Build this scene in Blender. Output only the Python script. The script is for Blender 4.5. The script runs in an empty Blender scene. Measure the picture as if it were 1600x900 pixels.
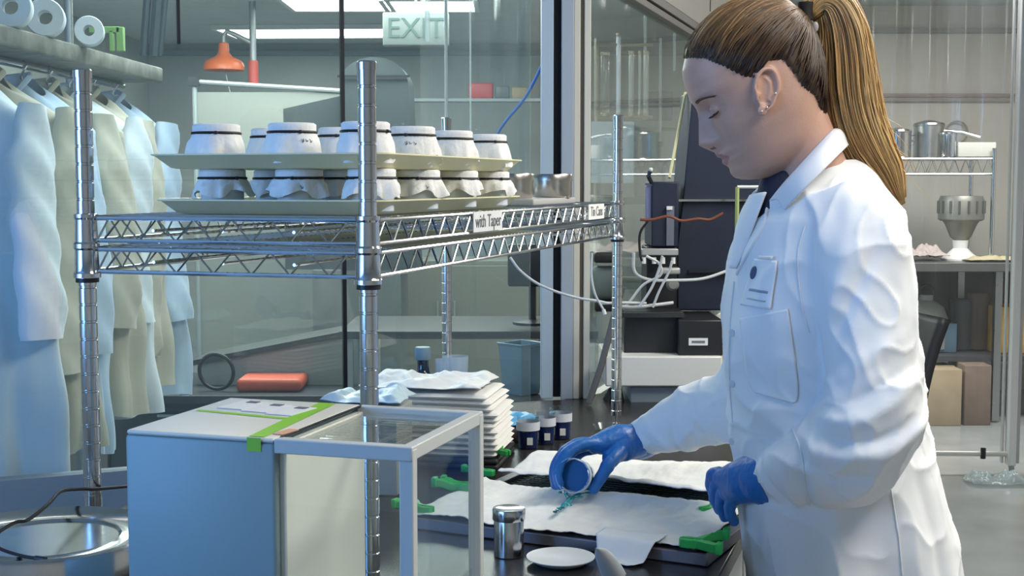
import bpy, math, random
import numpy as np
from mathutils import Vector, Matrix, noise
from mathutils.bvhtree import BVHTree

# ------------------------------------------------------------------ camera
PI = math.pi
EYE, FPX, PITCH = 1.363, 2100.0, math.radians(4.5)
scn = bpy.context.scene
COL = scn.collection
cam_d = bpy.data.cameras.new('camera')
cam = bpy.data.objects.new('camera', cam_d)
COL.objects.link(cam)
cam.location = (0, 0, EYE)
cam.rotation_euler = (PI / 2 - PITCH, 0, 0)
cam_d.sensor_width = 36
cam_d.lens = FPX / 1600 * 36
cam_d.clip_start = 0.02
cam_d.clip_end = 60
scn.camera = cam
vs = scn.view_settings
vs.view_transform = 'Standard'
vs.look = 'None'
vs.gamma = 1
vs.use_curve_mapping = False
vs.exposure = 0.0

# ------------------------------------------------------------------ world and lights
w = bpy.data.worlds.new('world')
scn.world = w
w.use_nodes = True
w.node_tree.nodes['Background'].inputs[0].default_value = (0.55, 0.7, 1, 1)
w.node_tree.nodes['Background'].inputs[1].default_value = 0.5


def area(name, loc, target, sx, sy, power, col):
    d = bpy.data.lights.new(name, 'AREA')
    d.shape = 'RECTANGLE'
    d.size, d.size_y, d.energy, d.color = sx, sy, power, col
    o = bpy.data.objects.new(name, d)
    COL.objects.link(o)
    o.location = loc
    o.rotation_euler = (Vector(target) - Vector(loc)).to_track_quat('-Z', 'Y').to_euler()
    return o


WARM = (1.0, 0.95, 0.86)
DAY = (0.19, 0.46, 1.0)
area('ceiling_lamp_aisle', (1.55, 2.75, 2.43), (1.1, 2.6, 0), 1.2, 0.6, 42, WARM)
area('ceiling_lamp_bench', (1.2, 1.25, 2.43), (0.9, 1.35, 0), 1.2, 0.6, 19, WARM)
area('ceiling_lamp_bay', (2.6, 6.6, 2.43), (2.6, 6.6, 0), 1.2, 0.6, 50, (1, .96, .9))
area('window_daylight', (-2.75, 0.35, 1.55), (0.1, 2.2, 1.1), 2.2, 1.3, 68, DAY)
area('added_fill_hall', (-1.0, 7.0, 2.40), (-1.0, 7.0, 0), 2.4, 1.6, 118, (0.90, 1.0, 0.96))  # unseen fill added to brighten the hall beyond the glass
area('added_fill_coats', (-0.75, 3.95, 2.40), (-1.1, 3.8, 0), 1.2, 0.6, 18, (0.72, 0.90, 1.0))  # unseen fill added to brighten the hanging coats

# ------------------------------------------------------------------ pixel <-> world helpers


def P(px, py, Y):
    """the point at forward distance Y on the sight line of pixel (px, py)"""
    u, v = (px - 800) / FPX, (450 - py) / FPX
    c, s = math.cos(PITCH), math.sin(PITCH)
    dy, dz = c + v * s, -s + v * c
    k = Y / dy
    return Vector((u * k, Y, EYE + dz * k))


def PZ(px, py, z):
    p = P(px, py, 1.0)
    k = (z - EYE) / (p.z - EYE)
    return Vector((p.x * k, k, z))


D = Vector((0.2967, 0.955, 0)).normalized()     # the long direction of bench, rack and window
N = Vector((D.y, -D.x, 0))                      # to the right of it
YAW = math.atan2(-D.x, D.y)
BZ = 0.76                                       # bench top

# ------------------------------------------------------------------ materials
MATS = {}


def mat(name, col, rough=.5, metal=0., spec=.5, var=0., vscale=20., bump=0., bscale=60., stretch=(1, 1, 1),
        coat=0., emit=None, estr=0., sss=0., aniso=0., alpha=None, rvar=0., sheen=0., trans=0., ior=1.45):
    if name in MATS:
        return MATS[name]
    m = bpy.data.materials.new(name)
    m.use_nodes = True
    nt = m.node_tree
    b = nt.nodes['Principled BSDF']
    I = b.inputs
    c = (col[0], col[1], col[2], 1)
    I['Base Color'].default_value = c
    I['Roughness'].default_value = rough
    I['Metallic'].default_value = metal
    I['Specular IOR Level'].default_value = spec
    I['Coat Weight'].default_value = coat
    I['Transmission Weight'].default_value = trans
    I['IOR'].default_value = ior
    I['Sheen Weight'].default_value = sheen
    if sss:
        I['Subsurface Weight'].default_value = sss
        I['Subsurface Radius'].default_value = (.012, .005, .003)
        I['Subsurface Scale'].default_value = 1
    if emit:
        I['Emission Color'].default_value = (emit[0], emit[1], emit[2], 1)
        I['Emission Strength'].default_value = estr
    if var or bump or rvar:
        tc = nt.nodes.new('ShaderNodeTexCoord')
        mp = nt.nodes.new('ShaderNodeMapping')
        mp.inputs['Scale'].default_value = stretch
        nt.links.new(tc.outputs['Object'], mp.inputs[0])
        if var or rvar:
            n = nt.nodes.new('ShaderNodeTexNoise')
            n.inputs['Scale'].default_value = vscale
            n.inputs['Detail'].default_value = 5
            nt.links.new(mp.outputs[0], n.inputs['Vector'])
            if var:
                r = nt.nodes.new('ShaderNodeValToRGB')
                r.color_ramp.elements[0].position = .3
                r.color_ramp.elements[1].position = .7
                r.color_ramp.elements[0].color = tuple(max(0, x * (1 - var)) for x in col) + (1,)
                r.color_ramp.elements[1].color = tuple(min(1, x * (1 + var)) for x in col) + (1,)
                nt.links.new(n.outputs['Fac'], r.inputs[0])
                nt.links.new(r.outputs[0], I['Base Color'])
            if rvar:
                mr = nt.nodes.new('ShaderNodeMapRange')
                mr.inputs[3].default_value = max(0, rough - rvar)
                mr.inputs[4].default_value = rough + rvar
                nt.links.new(n.outputs['Fac'], mr.inputs[0])
                nt.links.new(mr.outputs[0], I['Roughness'])
        if bump:
            n2 = nt.nodes.new('ShaderNodeTexNoise')
            n2.inputs['Scale'].default_value = bscale
            n2.inputs['Detail'].default_value = 4
            nt.links.new(mp.outputs[0], n2.inputs['Vector'])
            bp = nt.nodes.new('ShaderNodeBump')
            bp.inputs['Strength'].default_value = min(1, bump)
            bp.inputs['Distance'].default_value = .003 if bump < 1 else .01
            nt.links.new(n2.outputs['Fac'], bp.inputs['Height'])
            nt.links.new(bp.outputs[0], I['Normal'])
    MATS[name] = m
    return m


def sheet_glass(name, tint, haze=0., rough=.02, ior=1.45, hazecol=(.8, .9, 1), wave=0., gl=1.0):
    """thin pane: see-through, Fresnel reflection, optional milky haze of the plastic"""
    if name in MATS:
        return MATS[name]
    m = bpy.data.materials.new(name)
    m.use_nodes = True
    nt = m.node_tree
    nt.nodes.clear()
    out = nt.nodes.new('ShaderNodeOutputMaterial')
    tr = nt.nodes.new('ShaderNodeBsdfTransparent')
    tr.inputs[0].default_value = (*tint, 1)
    gs = nt.nodes.new('ShaderNodeBsdfGlossy')
    gs.inputs['Roughness'].default_value = rough
    gs.inputs['Color'].default_value = (gl, gl, gl, 1)
    # Schlick reflectance of a thin pane, the same from either side
    ge = nt.nodes.new('ShaderNodeNewGeometry')
    dt = nt.nodes.new('ShaderNodeVectorMath')
    dt.operation = 'DOT_PRODUCT'
    nt.links.new(ge.outputs['Incoming'], dt.inputs[0])
    nt.links.new(ge.outputs['Normal'], dt.inputs[1])

    def mth(op, a, b=None):
        n_ = nt.nodes.new('ShaderNodeMath')
        n_.operation = op
        for i_, q in enumerate((a, b)):
            if q is None:
                continue
            if isinstance(q, (int, float)):
                n_.inputs[i_].default_value = q
            else:
                nt.links.new(q, n_.inputs[i_])
        return n_.outputs[0]
    fr0 = mth('POWER', mth('SUBTRACT', 1.0, mth('ABSOLUTE', dt.outputs['Value'])), 5.0)
    r0 = ((ior - 1) / (ior + 1)) ** 2
    frs = mth('ADD', mth('MULTIPLY', fr0, (1 - r0) * .8), r0)
    mx = nt.nodes.new('ShaderNodeMixShader')
    nt.links.new(frs, mx.inputs[0])
    last = tr
    if haze:
        df = nt.nodes.new('ShaderNodeBsdfDiffuse')
        df.inputs[0].default_value = (*hazecol, 1)
        tl = nt.nodes.new('ShaderNodeBsdfTranslucent')
        tl.inputs[0].default_value = (*hazecol, 1)
        m0 = nt.nodes.new('ShaderNodeMixShader')
        m0.inputs[0].default_value = .5
        nt.links.new(df.outputs[0], m0.inputs[1])
        nt.links.new(tl.outputs[0], m0.inputs[2])
        m2 = nt.nodes.new('ShaderNodeMixShader')
        m2.inputs[0].default_value = haze
        nt.links.new(tr.outputs[0], m2.inputs[1])
        nt.links.new(m0.outputs[0], m2.inputs[2])
        last = m2
    nt.links.new(last.outputs[0], mx.inputs[1])
    nt.links.new(gs.outputs[0], mx.inputs[2])
    if wave:
        tc = nt.nodes.new('ShaderNodeTexCoord')
        mp = nt.nodes.new('ShaderNodeMapping')
        mp.inputs['Scale'].default_value = (9, 9, .8)
        nz = nt.nodes.new('ShaderNodeTexNoise')
        nz.inputs['Scale'].default_value = 1.6
        nz.inputs['Detail'].default_value = 3
        bp = nt.nodes.new('ShaderNodeBump')
        bp.inputs['Strength'].default_value = wave
        bp.inputs['Distance'].default_value = .05
        nt.links.new(tc.outputs['Object'], mp.inputs[0])
        nt.links.new(mp.outputs[0], nz.inputs['Vector'])
        nt.links.new(nz.outputs['Fac'], bp.inputs['Height'])
        nt.links.new(bp.outputs[0], gs.inputs['Normal'])
        nt.links.new(bp.outputs[0], dt.inputs[1])
    nt.links.new(mx.outputs[0], out.inputs[0])
    MATS[name] = m
    return m


def attr_mat(name, rough=.4, spec=.5, sheen=0., bump=0.):
    """colour comes from the mesh's own colour attribute (strands of differing hair colour)"""
    m = bpy.data.materials.new(name)
    m.use_nodes = True
    nt = m.node_tree
    b = nt.nodes['Principled BSDF']
    a = nt.nodes.new('ShaderNodeVertexColor')
    a.layer_name = 'Col'
    nt.links.new(a.outputs[0], b.inputs['Base Color'])
    b.inputs['Roughness'].default_value = rough
    b.inputs['Specular IOR Level'].default_value = spec
    return m


# ------------------------------------------------------------------ mesh builder


def frame_of(t):
    t = Vector(t).normalized()
    a = Vector((0, 0, 1)) if abs(t.z) < .9 else Vector((1, 0, 0))
    x = t.cross(a).normalized()
    return x, t.cross(x).normalized()


class MB:
    def __init__(s):
        s.v, s.f, s.c = [], [], None

    def add(s, vs_, fs_):
        n = len(s.v)
        s.v += [Vector(p) for p in vs_]
        s.f += [tuple(i + n for i in f) for f in fs_]
        return s

    def box(s, c, d, yaw=0., M=None):
        hx, hy, hz = d[0] / 2, d[1] / 2, d[2] / 2
        R = Matrix.Rotation(yaw, 3, 'Z') if M is None else M
        vv = [Vector(c) + R @ Vector((x * hx, y * hy, z * hz)) for x in (-1, 1) for y in (-1, 1) for z in (-1, 1)]
        return s.add(vv, [(0, 1, 3, 2), (4, 6, 7, 5), (0, 4, 5, 1), (2, 3, 7, 6), (0, 2, 6, 4), (1, 5, 7, 3)])

    def rbox(s, c, d, r=.004, yaw=0., seg=3):
        """box with rounded vertical corners and softened top and bottom edges"""
        hx, hy, hz = d[0] / 2, d[1] / 2, d[2] / 2
        r = min(r, hx * .98, hy * .98, hz * .98)
        R = Matrix.Rotation(yaw, 3, 'Z')
        rings = []
        for z, k in ((-hz, r), (-hz + r * .3, r * .3), (-hz + r, 0), (hz - r, 0), (hz - r * .3, r * .3), (hz, r)):
            ring = []
            for q, (sx, sy) in enumerate(((1, 1), (-1, 1), (-1, -1), (1, -1))):
                for j in range(seg + 1):
                    a = q * PI / 2 + j / seg * PI / 2
                    rr = max(r - k, r * .15)
                    ring.append(Vector(c) + R @ Vector((sx * (hx - r) + math.cos(a) * rr, sy * (hy - r) + math.sin(a) * rr, z)))
            rings.append(ring)
        return s.rings(rings, cap=True)

    def rings(s, rings, cap=True, closed=True, loop=False):
        n = len(rings[0])
        vv = [p for r in rings for p in r]
        ff = []
        m = len(rings)
        for i in range(m if loop else m - 1):
            for j in range(n if closed else n - 1):
                a, b = i * n + j, i * n + (j + 1) % n
                c_, d_ = ((i + 1) % m) * n + (j + 1) % n, ((i + 1) % m) * n + j
                ff.append((a, b, c_, d_))
        if cap and not loop and closed:
            ff.append(tuple(range(n - 1, -1, -1)))
            ff.append(tuple(range((m - 1) * n, m * n)))
        return s.add(vv, ff)

    def tube(s, pts, r, n=8, cap=True, loop=False, up=None, flat=1.):
        pts = [Vector(p) for p in pts]
        m = len(pts)
        rr = r if hasattr(r, '__len__') else [r] * m
        rings = []
        x = None
        for i, p in enumerate(pts):
            if loop:
                t = pts[(i + 1) % m] - pts[i - 1]
            else:
                t = pts[min(i + 1, m - 1)] - pts[max(i - 1, 0)]
            if t.length < 1e-9:
                t = Vector((0, 0, 1))
            t.normalize()
            if x is None:
                x, y = frame_of(t)
                if up is not None:
                    x = (Vector(up) - t * t.dot(Vector(up))).normalized()
            x = (x - t * x.dot(t)).normalized()
            y = t.cross(x)
            rings.append([p + (x * math.cos(a) + y * math.sin(a) * flat) * rr[i] for a in [2 * PI * k / n for k in range(n)]])
        return s.rings(rings, cap, True, loop)

    def cyl(s, a, b, r, n=20, r2=None):
        return s.tube([a, b], [r, r if r2 is None else r2], n)

    def lathe(s, c, prof, n=32, axis=(0, 0, 1), cap=True):
        """prof: list of (radius, height) along axis"""
        ax = Vector(axis).normalized()
        x, y = frame_of(ax)
        c = Vector(c)
        return s.rings([[c + ax * h + (x * math.cos(a) + y * math.sin(a)) * max(r, 1e-5) for a in [2 * PI * k / n for k in range(n)]]
                        for r, h in prof], cap)

    def ball(s, c, r, n=16, M=None):
        rx, ry, rz = r if hasattr(r, '__len__') else (r, r, r)
        M = M or Matrix.Identity(3)
        rings = []
        for i in range(1, n):
            a = PI * i / n
            rings.append([Vector(c) + M @ Vector((rx * math.sin(a) * math.cos(b), ry * math.sin(a) * math.sin(b), -rz * math.cos(a)))
                          for b in [2 * PI * k / (n * 2) for k in range(n * 2)]])
        return s.rings(rings, True)

    def torus(s, c, R_, r, axis=(0, 0, 1), n=32, m=8):
        x, y = frame_of(axis)
        c = Vector(c)
        return s.tube([c + (x * math.cos(a) + y * math.sin(a)) * R_ for a in [2 * PI * k / n for k in range(n)]], r, m, loop=True)

    def grid(s, fn, nu, nv, thick=0., closed_u=False):
        pts = [[Vector(fn(i / (nu if closed_u else nu - 1), j / (nv - 1))) for i in range(nu)] for j in range(nv)]
        vv = [p for r in pts for p in r]
        ff = []
        for j in range(nv - 1):
            for i in range(nu if closed_u else nu - 1):
                ff.append((j * nu + i, j * nu + (i + 1) % nu, (j + 1) * nu + (i + 1) % nu, (j + 1) * nu + i))
        return s.add(vv, ff)

    def prism(s, poly, h0, h1, fn=lambda x, y, z: (x, y, z)):
        n = len(poly)
        vv = [fn(x, y, h0) for x, y in poly] + [fn(x, y, h1) for x, y in poly]
        ff = [tuple(range(n - 1, -1, -1)), tuple(range(n, 2 * n))] + [(i, (i + 1) % n, (i + 1) % n + n, i + n) for i in range(n)]
        return s.add(vv, ff)

    def build(s, name, m=None, parent=None, smooth=True, ang=40, bevel=0., solid=0., sub=0, cols=None):
        me = bpy.data.meshes.new(name)
        vv = s.v
        loc = Vector((0, 0, 0))
        if parent is None and vv:
            xs = [p.x for p in vv]
            ys = [p.y for p in vv]
            loc = Vector(((min(xs) + max(xs)) / 2, (min(ys) + max(ys)) / 2, min(p.z for p in vv)))
        elif parent is not None and parent.get('_w'):
            loc0 = Matrix(parent['_mi']) if False else parent.matrix_basis.inverted()
            par = parent.parent
            while par is not None:
                loc0 = loc0 @ par.matrix_basis.inverted()
                par = par.parent
            vv = [loc0 @ p for p in vv]
        me.from_pydata([tuple(p - loc) for p in vv], [], s.f)
        me.validate()
        import bmesh
        bm = bmesh.new()
        bm.from_mesh(me)
        bmesh.ops.recalc_face_normals(bm, faces=bm.faces)
        bm.to_mesh(me)
        bm.free()
        if smooth:
            me.polygons.foreach_set('use_smooth', [True] * len(me.polygons))
            me.set_sharp_from_angle(angle=math.radians(ang))
        if m:
            me.materials.append(m)
        if cols is not None:
            ca = me.color_attributes.new('Col', 'FLOAT_COLOR', 'POINT')
            ca.data.foreach_set('color', np.array(cols, dtype=np.float32).ravel())
        o = bpy.data.objects.new(name, me)
        COL.objects.link(o)
        o.location = loc
        if parent is not None:
            o.parent = parent
            if parent.get('_w'):
                o['_w'] = 1
        if solid:
            md = o.modifiers.new('solid', 'SOLIDIFY')
            md.thickness = solid
            md.offset = 0
        if bevel:
            md = o.modifiers.new('bevel', 'BEVEL')
            md.width = bevel
            md.segments = 2
            md.limit_method = 'ANGLE'
        if sub:
            md = o.modifiers.new('sub', 'SUBSURF')
            md.levels = md.render_levels = sub
        return o


def tag(o, label, cat, group=None, kind=None):
    o['label'] = label
    o['category'] = cat
    if group:
        o['group'] = group
    if kind:
        o['kind'] = kind
    return o


def struct(o):
    o['kind'] = 'structure'
    return o


def thing(name, label, cat, loc=(0, 0, 0), rz=0., group=None, world=False):
    """an Empty at the thing's base; with world=True its parts are given in world coordinates"""
    o = bpy.data.objects.new(name, None)
    o.empty_display_size = .05
    COL.objects.link(o)
    o.location = loc
    o.rotation_euler = (0, 0, rz)
    o.matrix_basis = Matrix.Translation(Vector(loc)) @ Matrix.Rotation(rz, 4, 'Z')
    if world:
        o['_w'] = 1
    return tag(o, label, cat, group)


def dup(root, loc, rz, label=None, group=None):
    def rec(o, par):
        c = o.copy()
        COL.objects.link(c)
        c.parent = par
        for ch in KIDS(o):
            rec(ch, c)
        return c
    r = rec(root, None)
    r.location = loc
    r.rotation_euler = (0, 0, rz)
    if label:
        r['label'] = label
    if group:
        r['group'] = group
    return r


def KIDS(o):
    return [c for c in bpy.data.objects if c.parent == o]


def text_part(name, s, size, m, parent, M, ext=.0004):
    """lettering as a mesh, laid in the plane given by the matrix M"""
    cu = bpy.data.curves.new(name, 'FONT')
    cu.body = s
    cu.size = size
    cu.extrude = ext
    cu.align_x = 'CENTER'
    cu.align_y = 'CENTER'
    t = bpy.data.objects.new(name + '_tmp', cu)
    COL.objects.link(t)
    me = bpy.data.meshes.new_from_object(t)
    bpy.data.objects.remove(t)
    me.transform(M)
    me.materials.clear()
    me.materials.append(m)
    o = bpy.data.objects.new(name, me)
    COL.objects.link(o)
    o.parent = parent
    return o


def plane_M(origin, xdir, ydir):
    x = Vector(xdir).normalized()
    y = Vector(ydir).normalized()
    z = x.cross(y).normalized()
    y = z.cross(x)
    M = Matrix((x, y, z)).transposed().to_4x4()
    M.translation = Vector(origin)
    return M


def spline(pts, n):
    """Catmull-Rom through pts (Vectors or tuples), n samples"""
    A = np.array([list(p) for p in pts], float)
    k = len(A)
    A = np.vstack([2 * A[0] - A[1], A, 2 * A[-1] - A[-2]])
    out = []
    for i in range(n):
        t = i / (n - 1) * (k - 1)
        j = min(int(t), k - 2)
        u = t - j
        p0, p1, p2, p3 = A[j], A[j + 1], A[j + 2], A[j + 3]
        out.append(.5 * (2 * p1 + (p2 - p0) * u + (2 * p0 - 5 * p1 + 4 * p2 - p3) * u * u + (3 * p1 - p0 - 3 * p2 + p3) * u ** 3))
    return out


# shared materials
STEEL = mat('polished_steel', (.62, .62, .62), .16, 1, rvar=.06, vscale=30)
CHROME = mat('chrome_wire', (.66, .67, .68), .13, 1)
DSTEEL = mat('brushed_steel', (.45, .46, .46), .3, 1, rvar=.08, vscale=25)
WHITEP = mat('white_plastic', (.78, .79, .77), .4)
BLACKP = mat('black_plastic', (.018, .02, .024), .4)
NAVYP = mat('dark_navy_metal', (.014, .022, .045), .45)
RUBBER = mat('black_rubber', (.012, .012, .014), .6)
PAPER = mat('white_paper', (.8, .81, .8), .85)
INK = mat('grey_ink', (.16, .17, .19), .8)
CABLEW = mat('pale_tubing', (.6, .62, .62), .35)
GREENC = mat('green_clip_plastic', (.03, .42, .09), .35, sss=.0)
# ================================================================== the room
RX, LX, NY, FY, CZ = 4.2, -3.0, -1.6, 11.2, 2.5
FLOORM = mat('grey_epoxy_floor', (.33, .35, .36), .22, var=.12, vscale=3, rvar=.06)
WALLB = mat('pale_blue_grey_wall', (.38, .42, .40), .7, var=.04, vscale=3)
WALLW = mat('warm_grey_wall', (.60, .58, .53), .7, var=.04, vscale=3)
BEIGE = mat('beige_painted_panel', (.50, .47, .40), .5)
CEILM = mat('ceiling_tile_grey', (.5, .54, .54), .8, var=.05, vscale=8)
struct(MB().box(((LX + RX) / 2, (NY + FY) / 2, -.05), (RX - LX + .2, FY - NY + .2, .1)).build('floor', FLOORM))
struct(MB().box(((LX + RX) / 2, (NY + FY) / 2, CZ + .05), (RX - LX + .2, FY - NY + .2, .1)).build('ceiling', CEILM))
struct(MB().box(((LX - .05), (NY + FY) / 2, CZ / 2), (.1, FY - NY, CZ)).build('wall_left', WALLB))
struct(MB().box(((RX + .05), (NY + FY) / 2, CZ / 2), (.1, FY - NY, CZ)).build('wall_right', WALLW))
struct(MB().box(((LX + RX) / 2, NY - .05, CZ / 2), (RX - LX, .1, CZ)).build('wall_near', WALLW))
struct(MB().box(((LX + RX) / 2, FY + .05, CZ / 2), (RX - LX, .1, CZ)).build('wall_far', WALLB))

# glass corner: the big pane runs left, the second one runs away to the right
C0 = Vector((.16, 3.75, 0))
DL = Vector((-1.9 - .16, 2.85 - 3.75, 0)).normalized()
YL = math.atan2(DL.y, DL.x) - PI
GL1 = sheet_glass('curtain_pane_glass', (.94, .97, .96), haze=.035, hazecol=(.6, .8, .9))
GL2 = sheet_glass('window_pane_glass', (.94, .96, .95), haze=.035, hazecol=(.6, .8, .8))
ALU = mat('blue_lit_frame', (.40, .50, .58), .4)  # left-facing side of the post, blue daylight put into the colour
ALUG = mat('blue_grey_lit_frame', (.36, .41, .46), .4)  # next left-facing side, its bluish light kept in the colour
CREAM = mat('warm_lit_frame', (.62, .59, .50), .4)  # right-facing side, warm light put into the colour
GASK = mat('black_gasket', (.008, .012, .018), .5)


def along(o, d, s, off=0., z=0.):
    n = Vector((d.y, -d.x, 0))
    return o + d * s + n * off + Vector((0, 0, z))


# window 1: pane with thin seams
L1 = 3.0
p0 = C0 + DL * .12
seams = [.12, 0, 0, L1]
for i, px in enumerate((537, 285)):
    lo, hi = 0., L1
    for _ in range(40):
        mid = (lo + hi) / 2
        q = C0 + DL * mid
        if 800 + FPX * q.x / q.y > px:
            lo = mid
        else:
            hi = mid
    seams[i + 1] = lo
yaw1 = math.atan2(DL.y, DL.x)
win1 = struct(MB().box(along(C0, DL, (.12 + L1) / 2, 0, 1.58), (L1 - .12, .006, 1.84), yaw1).build('window_1', GL1))
m = MB()
m.box(along(C0, DL, seams[1], 0, 1.5), (.010, .012, 2.0), yaw1)
m.build('window_gasket', GASK, None)
g = bpy.data.objects['window_gasket']
g.parent = win1
g.matrix_parent_inverse = Matrix.Translation(win1.location).inverted()
m = MB()
m.box(along(C0, DL, seams[2], 0, 2.1), (.007, .012, .8), yaw1)
g = m.build('window_gasket', GASK)
g.parent = win1
g.matrix_parent_inverse = Matrix.Translation(win1.location).inverted()
# low wall below the pane
struct(MB().box(along(C0, DL, (.12 + L1) / 2 , 0, .33), (L1 - .12, .05, .66), yaw1).build('trim_1', mat('grey_low_wall', (.30, .34, .36), .6)))

# corner post assembly, faces coloured as the light strikes them
def postbox(x0, x1, y0, y1, z0, z1, name, m_, Yp=3.75):
    a = (x0 - 800) / FPX * Yp
    b = (x1 - 800) / FPX * Yp
    return struct(MB().box(((a + b) / 2, (y0 + y1) / 2, (z0 + z1) / 2), (b - a, y1 - y0, z1 - z0), 0).build(name, m_, bevel=.002))


postbox(845, 864, 3.72, 3.80, .76, CZ, 'trim_2', ALU)
postbox(864, 876, 3.75, 3.79, .76, CZ, 'trim_3', GASK)
postbox(876, 895, 3.71, 3.80, .76, CZ, 'trim_4', ALUG)
postbox(895, 905, 3.715, 3.80, .76, CZ, 'trim_5', CREAM)
postbox(905, 911, 3.73, 3.80, .76, CZ, 'trim_6', mat('frame_groove_brown', (.25, .22, .18), .6))
postbox(911, 921, 3.715, 3.80, .76, CZ, 'trim_7', CREAM)

# window 2 runs along D, header above it
C2 = Vector((.215, 3.80, 0))
L2 = 4.4
HZ = 1.93
struct(MB().box(along(C2, D, L2 / 2, 0, (.76 + HZ) / 2), (.006, L2, HZ - .76), YAW).build('window_2', GL2))
m = MB()
m.box(along(C2, D, L2 / 2, .0, HZ + .012), (.05, L2, .024), YAW)
m.box(along(C2, D, L2 / 2, .012, HZ + .045), (.035, L2, .03), YAW)
struct(m.build('trim_8', mat('header_edge_brown', (.16, .15, .13), .5), bevel=.002))
struct(MB().box(along(C2, D, L2 / 2, .0, (HZ + .06 + CZ) / 2), (.06, L2, CZ - HZ - .06), YAW).build('wall_partition', BEIGE))
struct(MB().box(along(C2, D, 1.95, .0, 2.28), (.066, .014, .42), YAW).build('trim_9', mat('header_joint_brown', (.22, .20, .17), .6)))
struct(MB().box(along(C2, D, L2 / 2, 0, .37), (.06, L2, .74), YAW).build('wall_low', WALLW))
pe = along(C2, D, L2, 0)
struct(MB().box((pe.x + .0, pe.y + .05, CZ / 2), (.14, .14, CZ), YAW).build('trim_10', CREAM))
# bay to the right: its back wall
struct(MB().box(((pe.x + RX) / 2, 8.85, CZ / 2), (RX - pe.x, .1, CZ)).build('wall_bay', WALLW))
# small window behind the photographer's left, where daylight enters
wn = struct(MB().box((-2.93, .35, 1.55), (.02, 2.3, 1.4)).build('window_3', mat('daylit_pane', (.3, .5, .8), .3, emit=(.3, .55, 1), estr=1.2)))
m = MB()
for y in (-.8, .35, 1.5):
    m.box((-2.9, y, 1.55), (.06, .05, 1.5))
for z in (.82, 2.28):
    m.box((-2.9, .35, z), (.06, 2.4, .05))
struct(m.build('trim_11', WHITEP))

# ceiling lamps in view beyond the glass, the room's own, and two unseen panels added for fill
LENS = mat('lamp_lens_cool', (.9, .95, .95), .5, emit=(.93, .98, 1), estr=7)
LENSW = mat('lamp_lens_warm', (.95, .94, .9), .5, emit=(1, .96, .88), estr=3.5)
FRAMEW = mat('lamp_frame_white', (.7, .72, .72), .5)


def troffer(c, sx, sy, label, lens, rz=0.):
    t = thing('ceiling_light', label, 'ceiling light', (c[0], c[1], CZ - .035), rz)
    f = MB()
    for s_ in (-1, 1):
        f.box((s_ * (sx / 2 + .015), 0, .017), (.03, sy + .06, .034))
        f.box((0, s_ * (sy / 2 + .015), .017), (sx, .03, .034))
    f.build('frame', FRAMEW, t, bevel=.003)
    MB().box((0, 0, .020), (sx, sy, .012)).build('diffuser', lens, t)
    return t


c = P(482, 54, 10.2)
troffer((c.x, 10.15), 1.22, .60, 'long glowing ceiling light above and right of the orange shower head', LENS, -.05)
troffer((P(530, 8, 8.6).x, 8.55), .62, .55, 'bright ceiling light at the top edge, left one of the two side by side', LENS)
troffer((P(665, 8, 8.6).x + .03, 8.6), .55, .5, 'bright ceiling light at the top edge, right one above the exit sign', LENS)
for (x, y) in ((1.55, 2.75), (1.2, 1.25), (2.6, 6.6), (-.75, 3.95), (-1.0, 7.0)):  # last two are unseen panels added for the coat and hall fill
    f = MB().box((x, y, CZ - .015), (1.3, .7, .03))
    if x == -1.0:
        f = MB().box((x, y, CZ - .015), (2.5, 1.7, .03))
    o = f.build('ceiling_light', LENSW, bevel=.004)
    lab = {1.55: 'warm recessed ceiling light over the aisle behind the woman', -.75: 'added unseen fill light panel beyond the glass above the hanging coats', -1.0: 'large added unseen fill light panel in the middle of the hall beyond the glass',
           1.2: 'warm recessed ceiling light over the near end of the bench',
           2.6: 'warm recessed ceiling light over the bay of shelves at the right'}[x]
    tag(o, lab, 'ceiling light')

# ================================================================== far hall
# emergency shower
ORANGE = mat('orange_shower_plastic', (.55, .12, .03), .35)
REDP = mat('red_painted_pipe', (.45, .07, .05), .45)
GREYP = mat('galvanised_pipe', (.28, .31, .32), .45, .6)
c = P(350, 100, 8.6)
t = thing('emergency_shower', 'orange bell shaped emergency shower head on a pipe beyond the glass', 'emergency shower', (c.x, 8.6, c.z - .04))
MB().lathe((0, 0, 0), [(.02, .175), (.03, .17), (.035, .11), (.055, .085), (.11, .06), (.128, .03), (.128, .0), (.11, .012), (.02, .05)], 32).build('shower_head', ORANGE, t)
MB().tube([(0, 0, .16), (0, 0, .21), (.02, 0, .245), (.07, 0, .225), (.18, 0, .17)], .016, 10).build('arm', GREYP, t)
pz = P(395, 65, 8.6).z - (c.z - .04)
m = MB().tube([(.185, .0, pz - .13), (.185, 0, CZ - (c.z - .04))], .022, 12)
m.build('drop_pipe', GREYP, t)
MB().tube([(.185, 0, pz - .27), (.185, 0, pz - .12)], .032, 12).build('red_sleeve', REDP, t)['label'] = 'red lower sleeve of the pipe'
MB().tube([(.0, .0, .02), (.06, .0, -.25)], .004, 6).build('pull_rod', GREYP, t)

# exit sign
c = P(650, 46, 7.0)
t = thing('exit_sign', 'hanging EXIT sign with dark letters beneath the ceiling lights', 'exit sign', (c.x, 7.0, c.z))
MB().rbox((0, 0, 0), (.34, .05, .17), .008).build('housing', mat('exit_sign_face', (.13, .16, .155), .5), t)
text_part('lettering', 'EXIT', .145, mat('exit_letters', (.05, .09, .08), .6), t, plane_M((0, -.027, 0), (1, 0, 0), (0, 0, 1)), .002)
MB().cyl((0, 0, .08), (0, 0, CZ - c.z), .006, 8).build('hanger_rod', GREYP, t)

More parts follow.
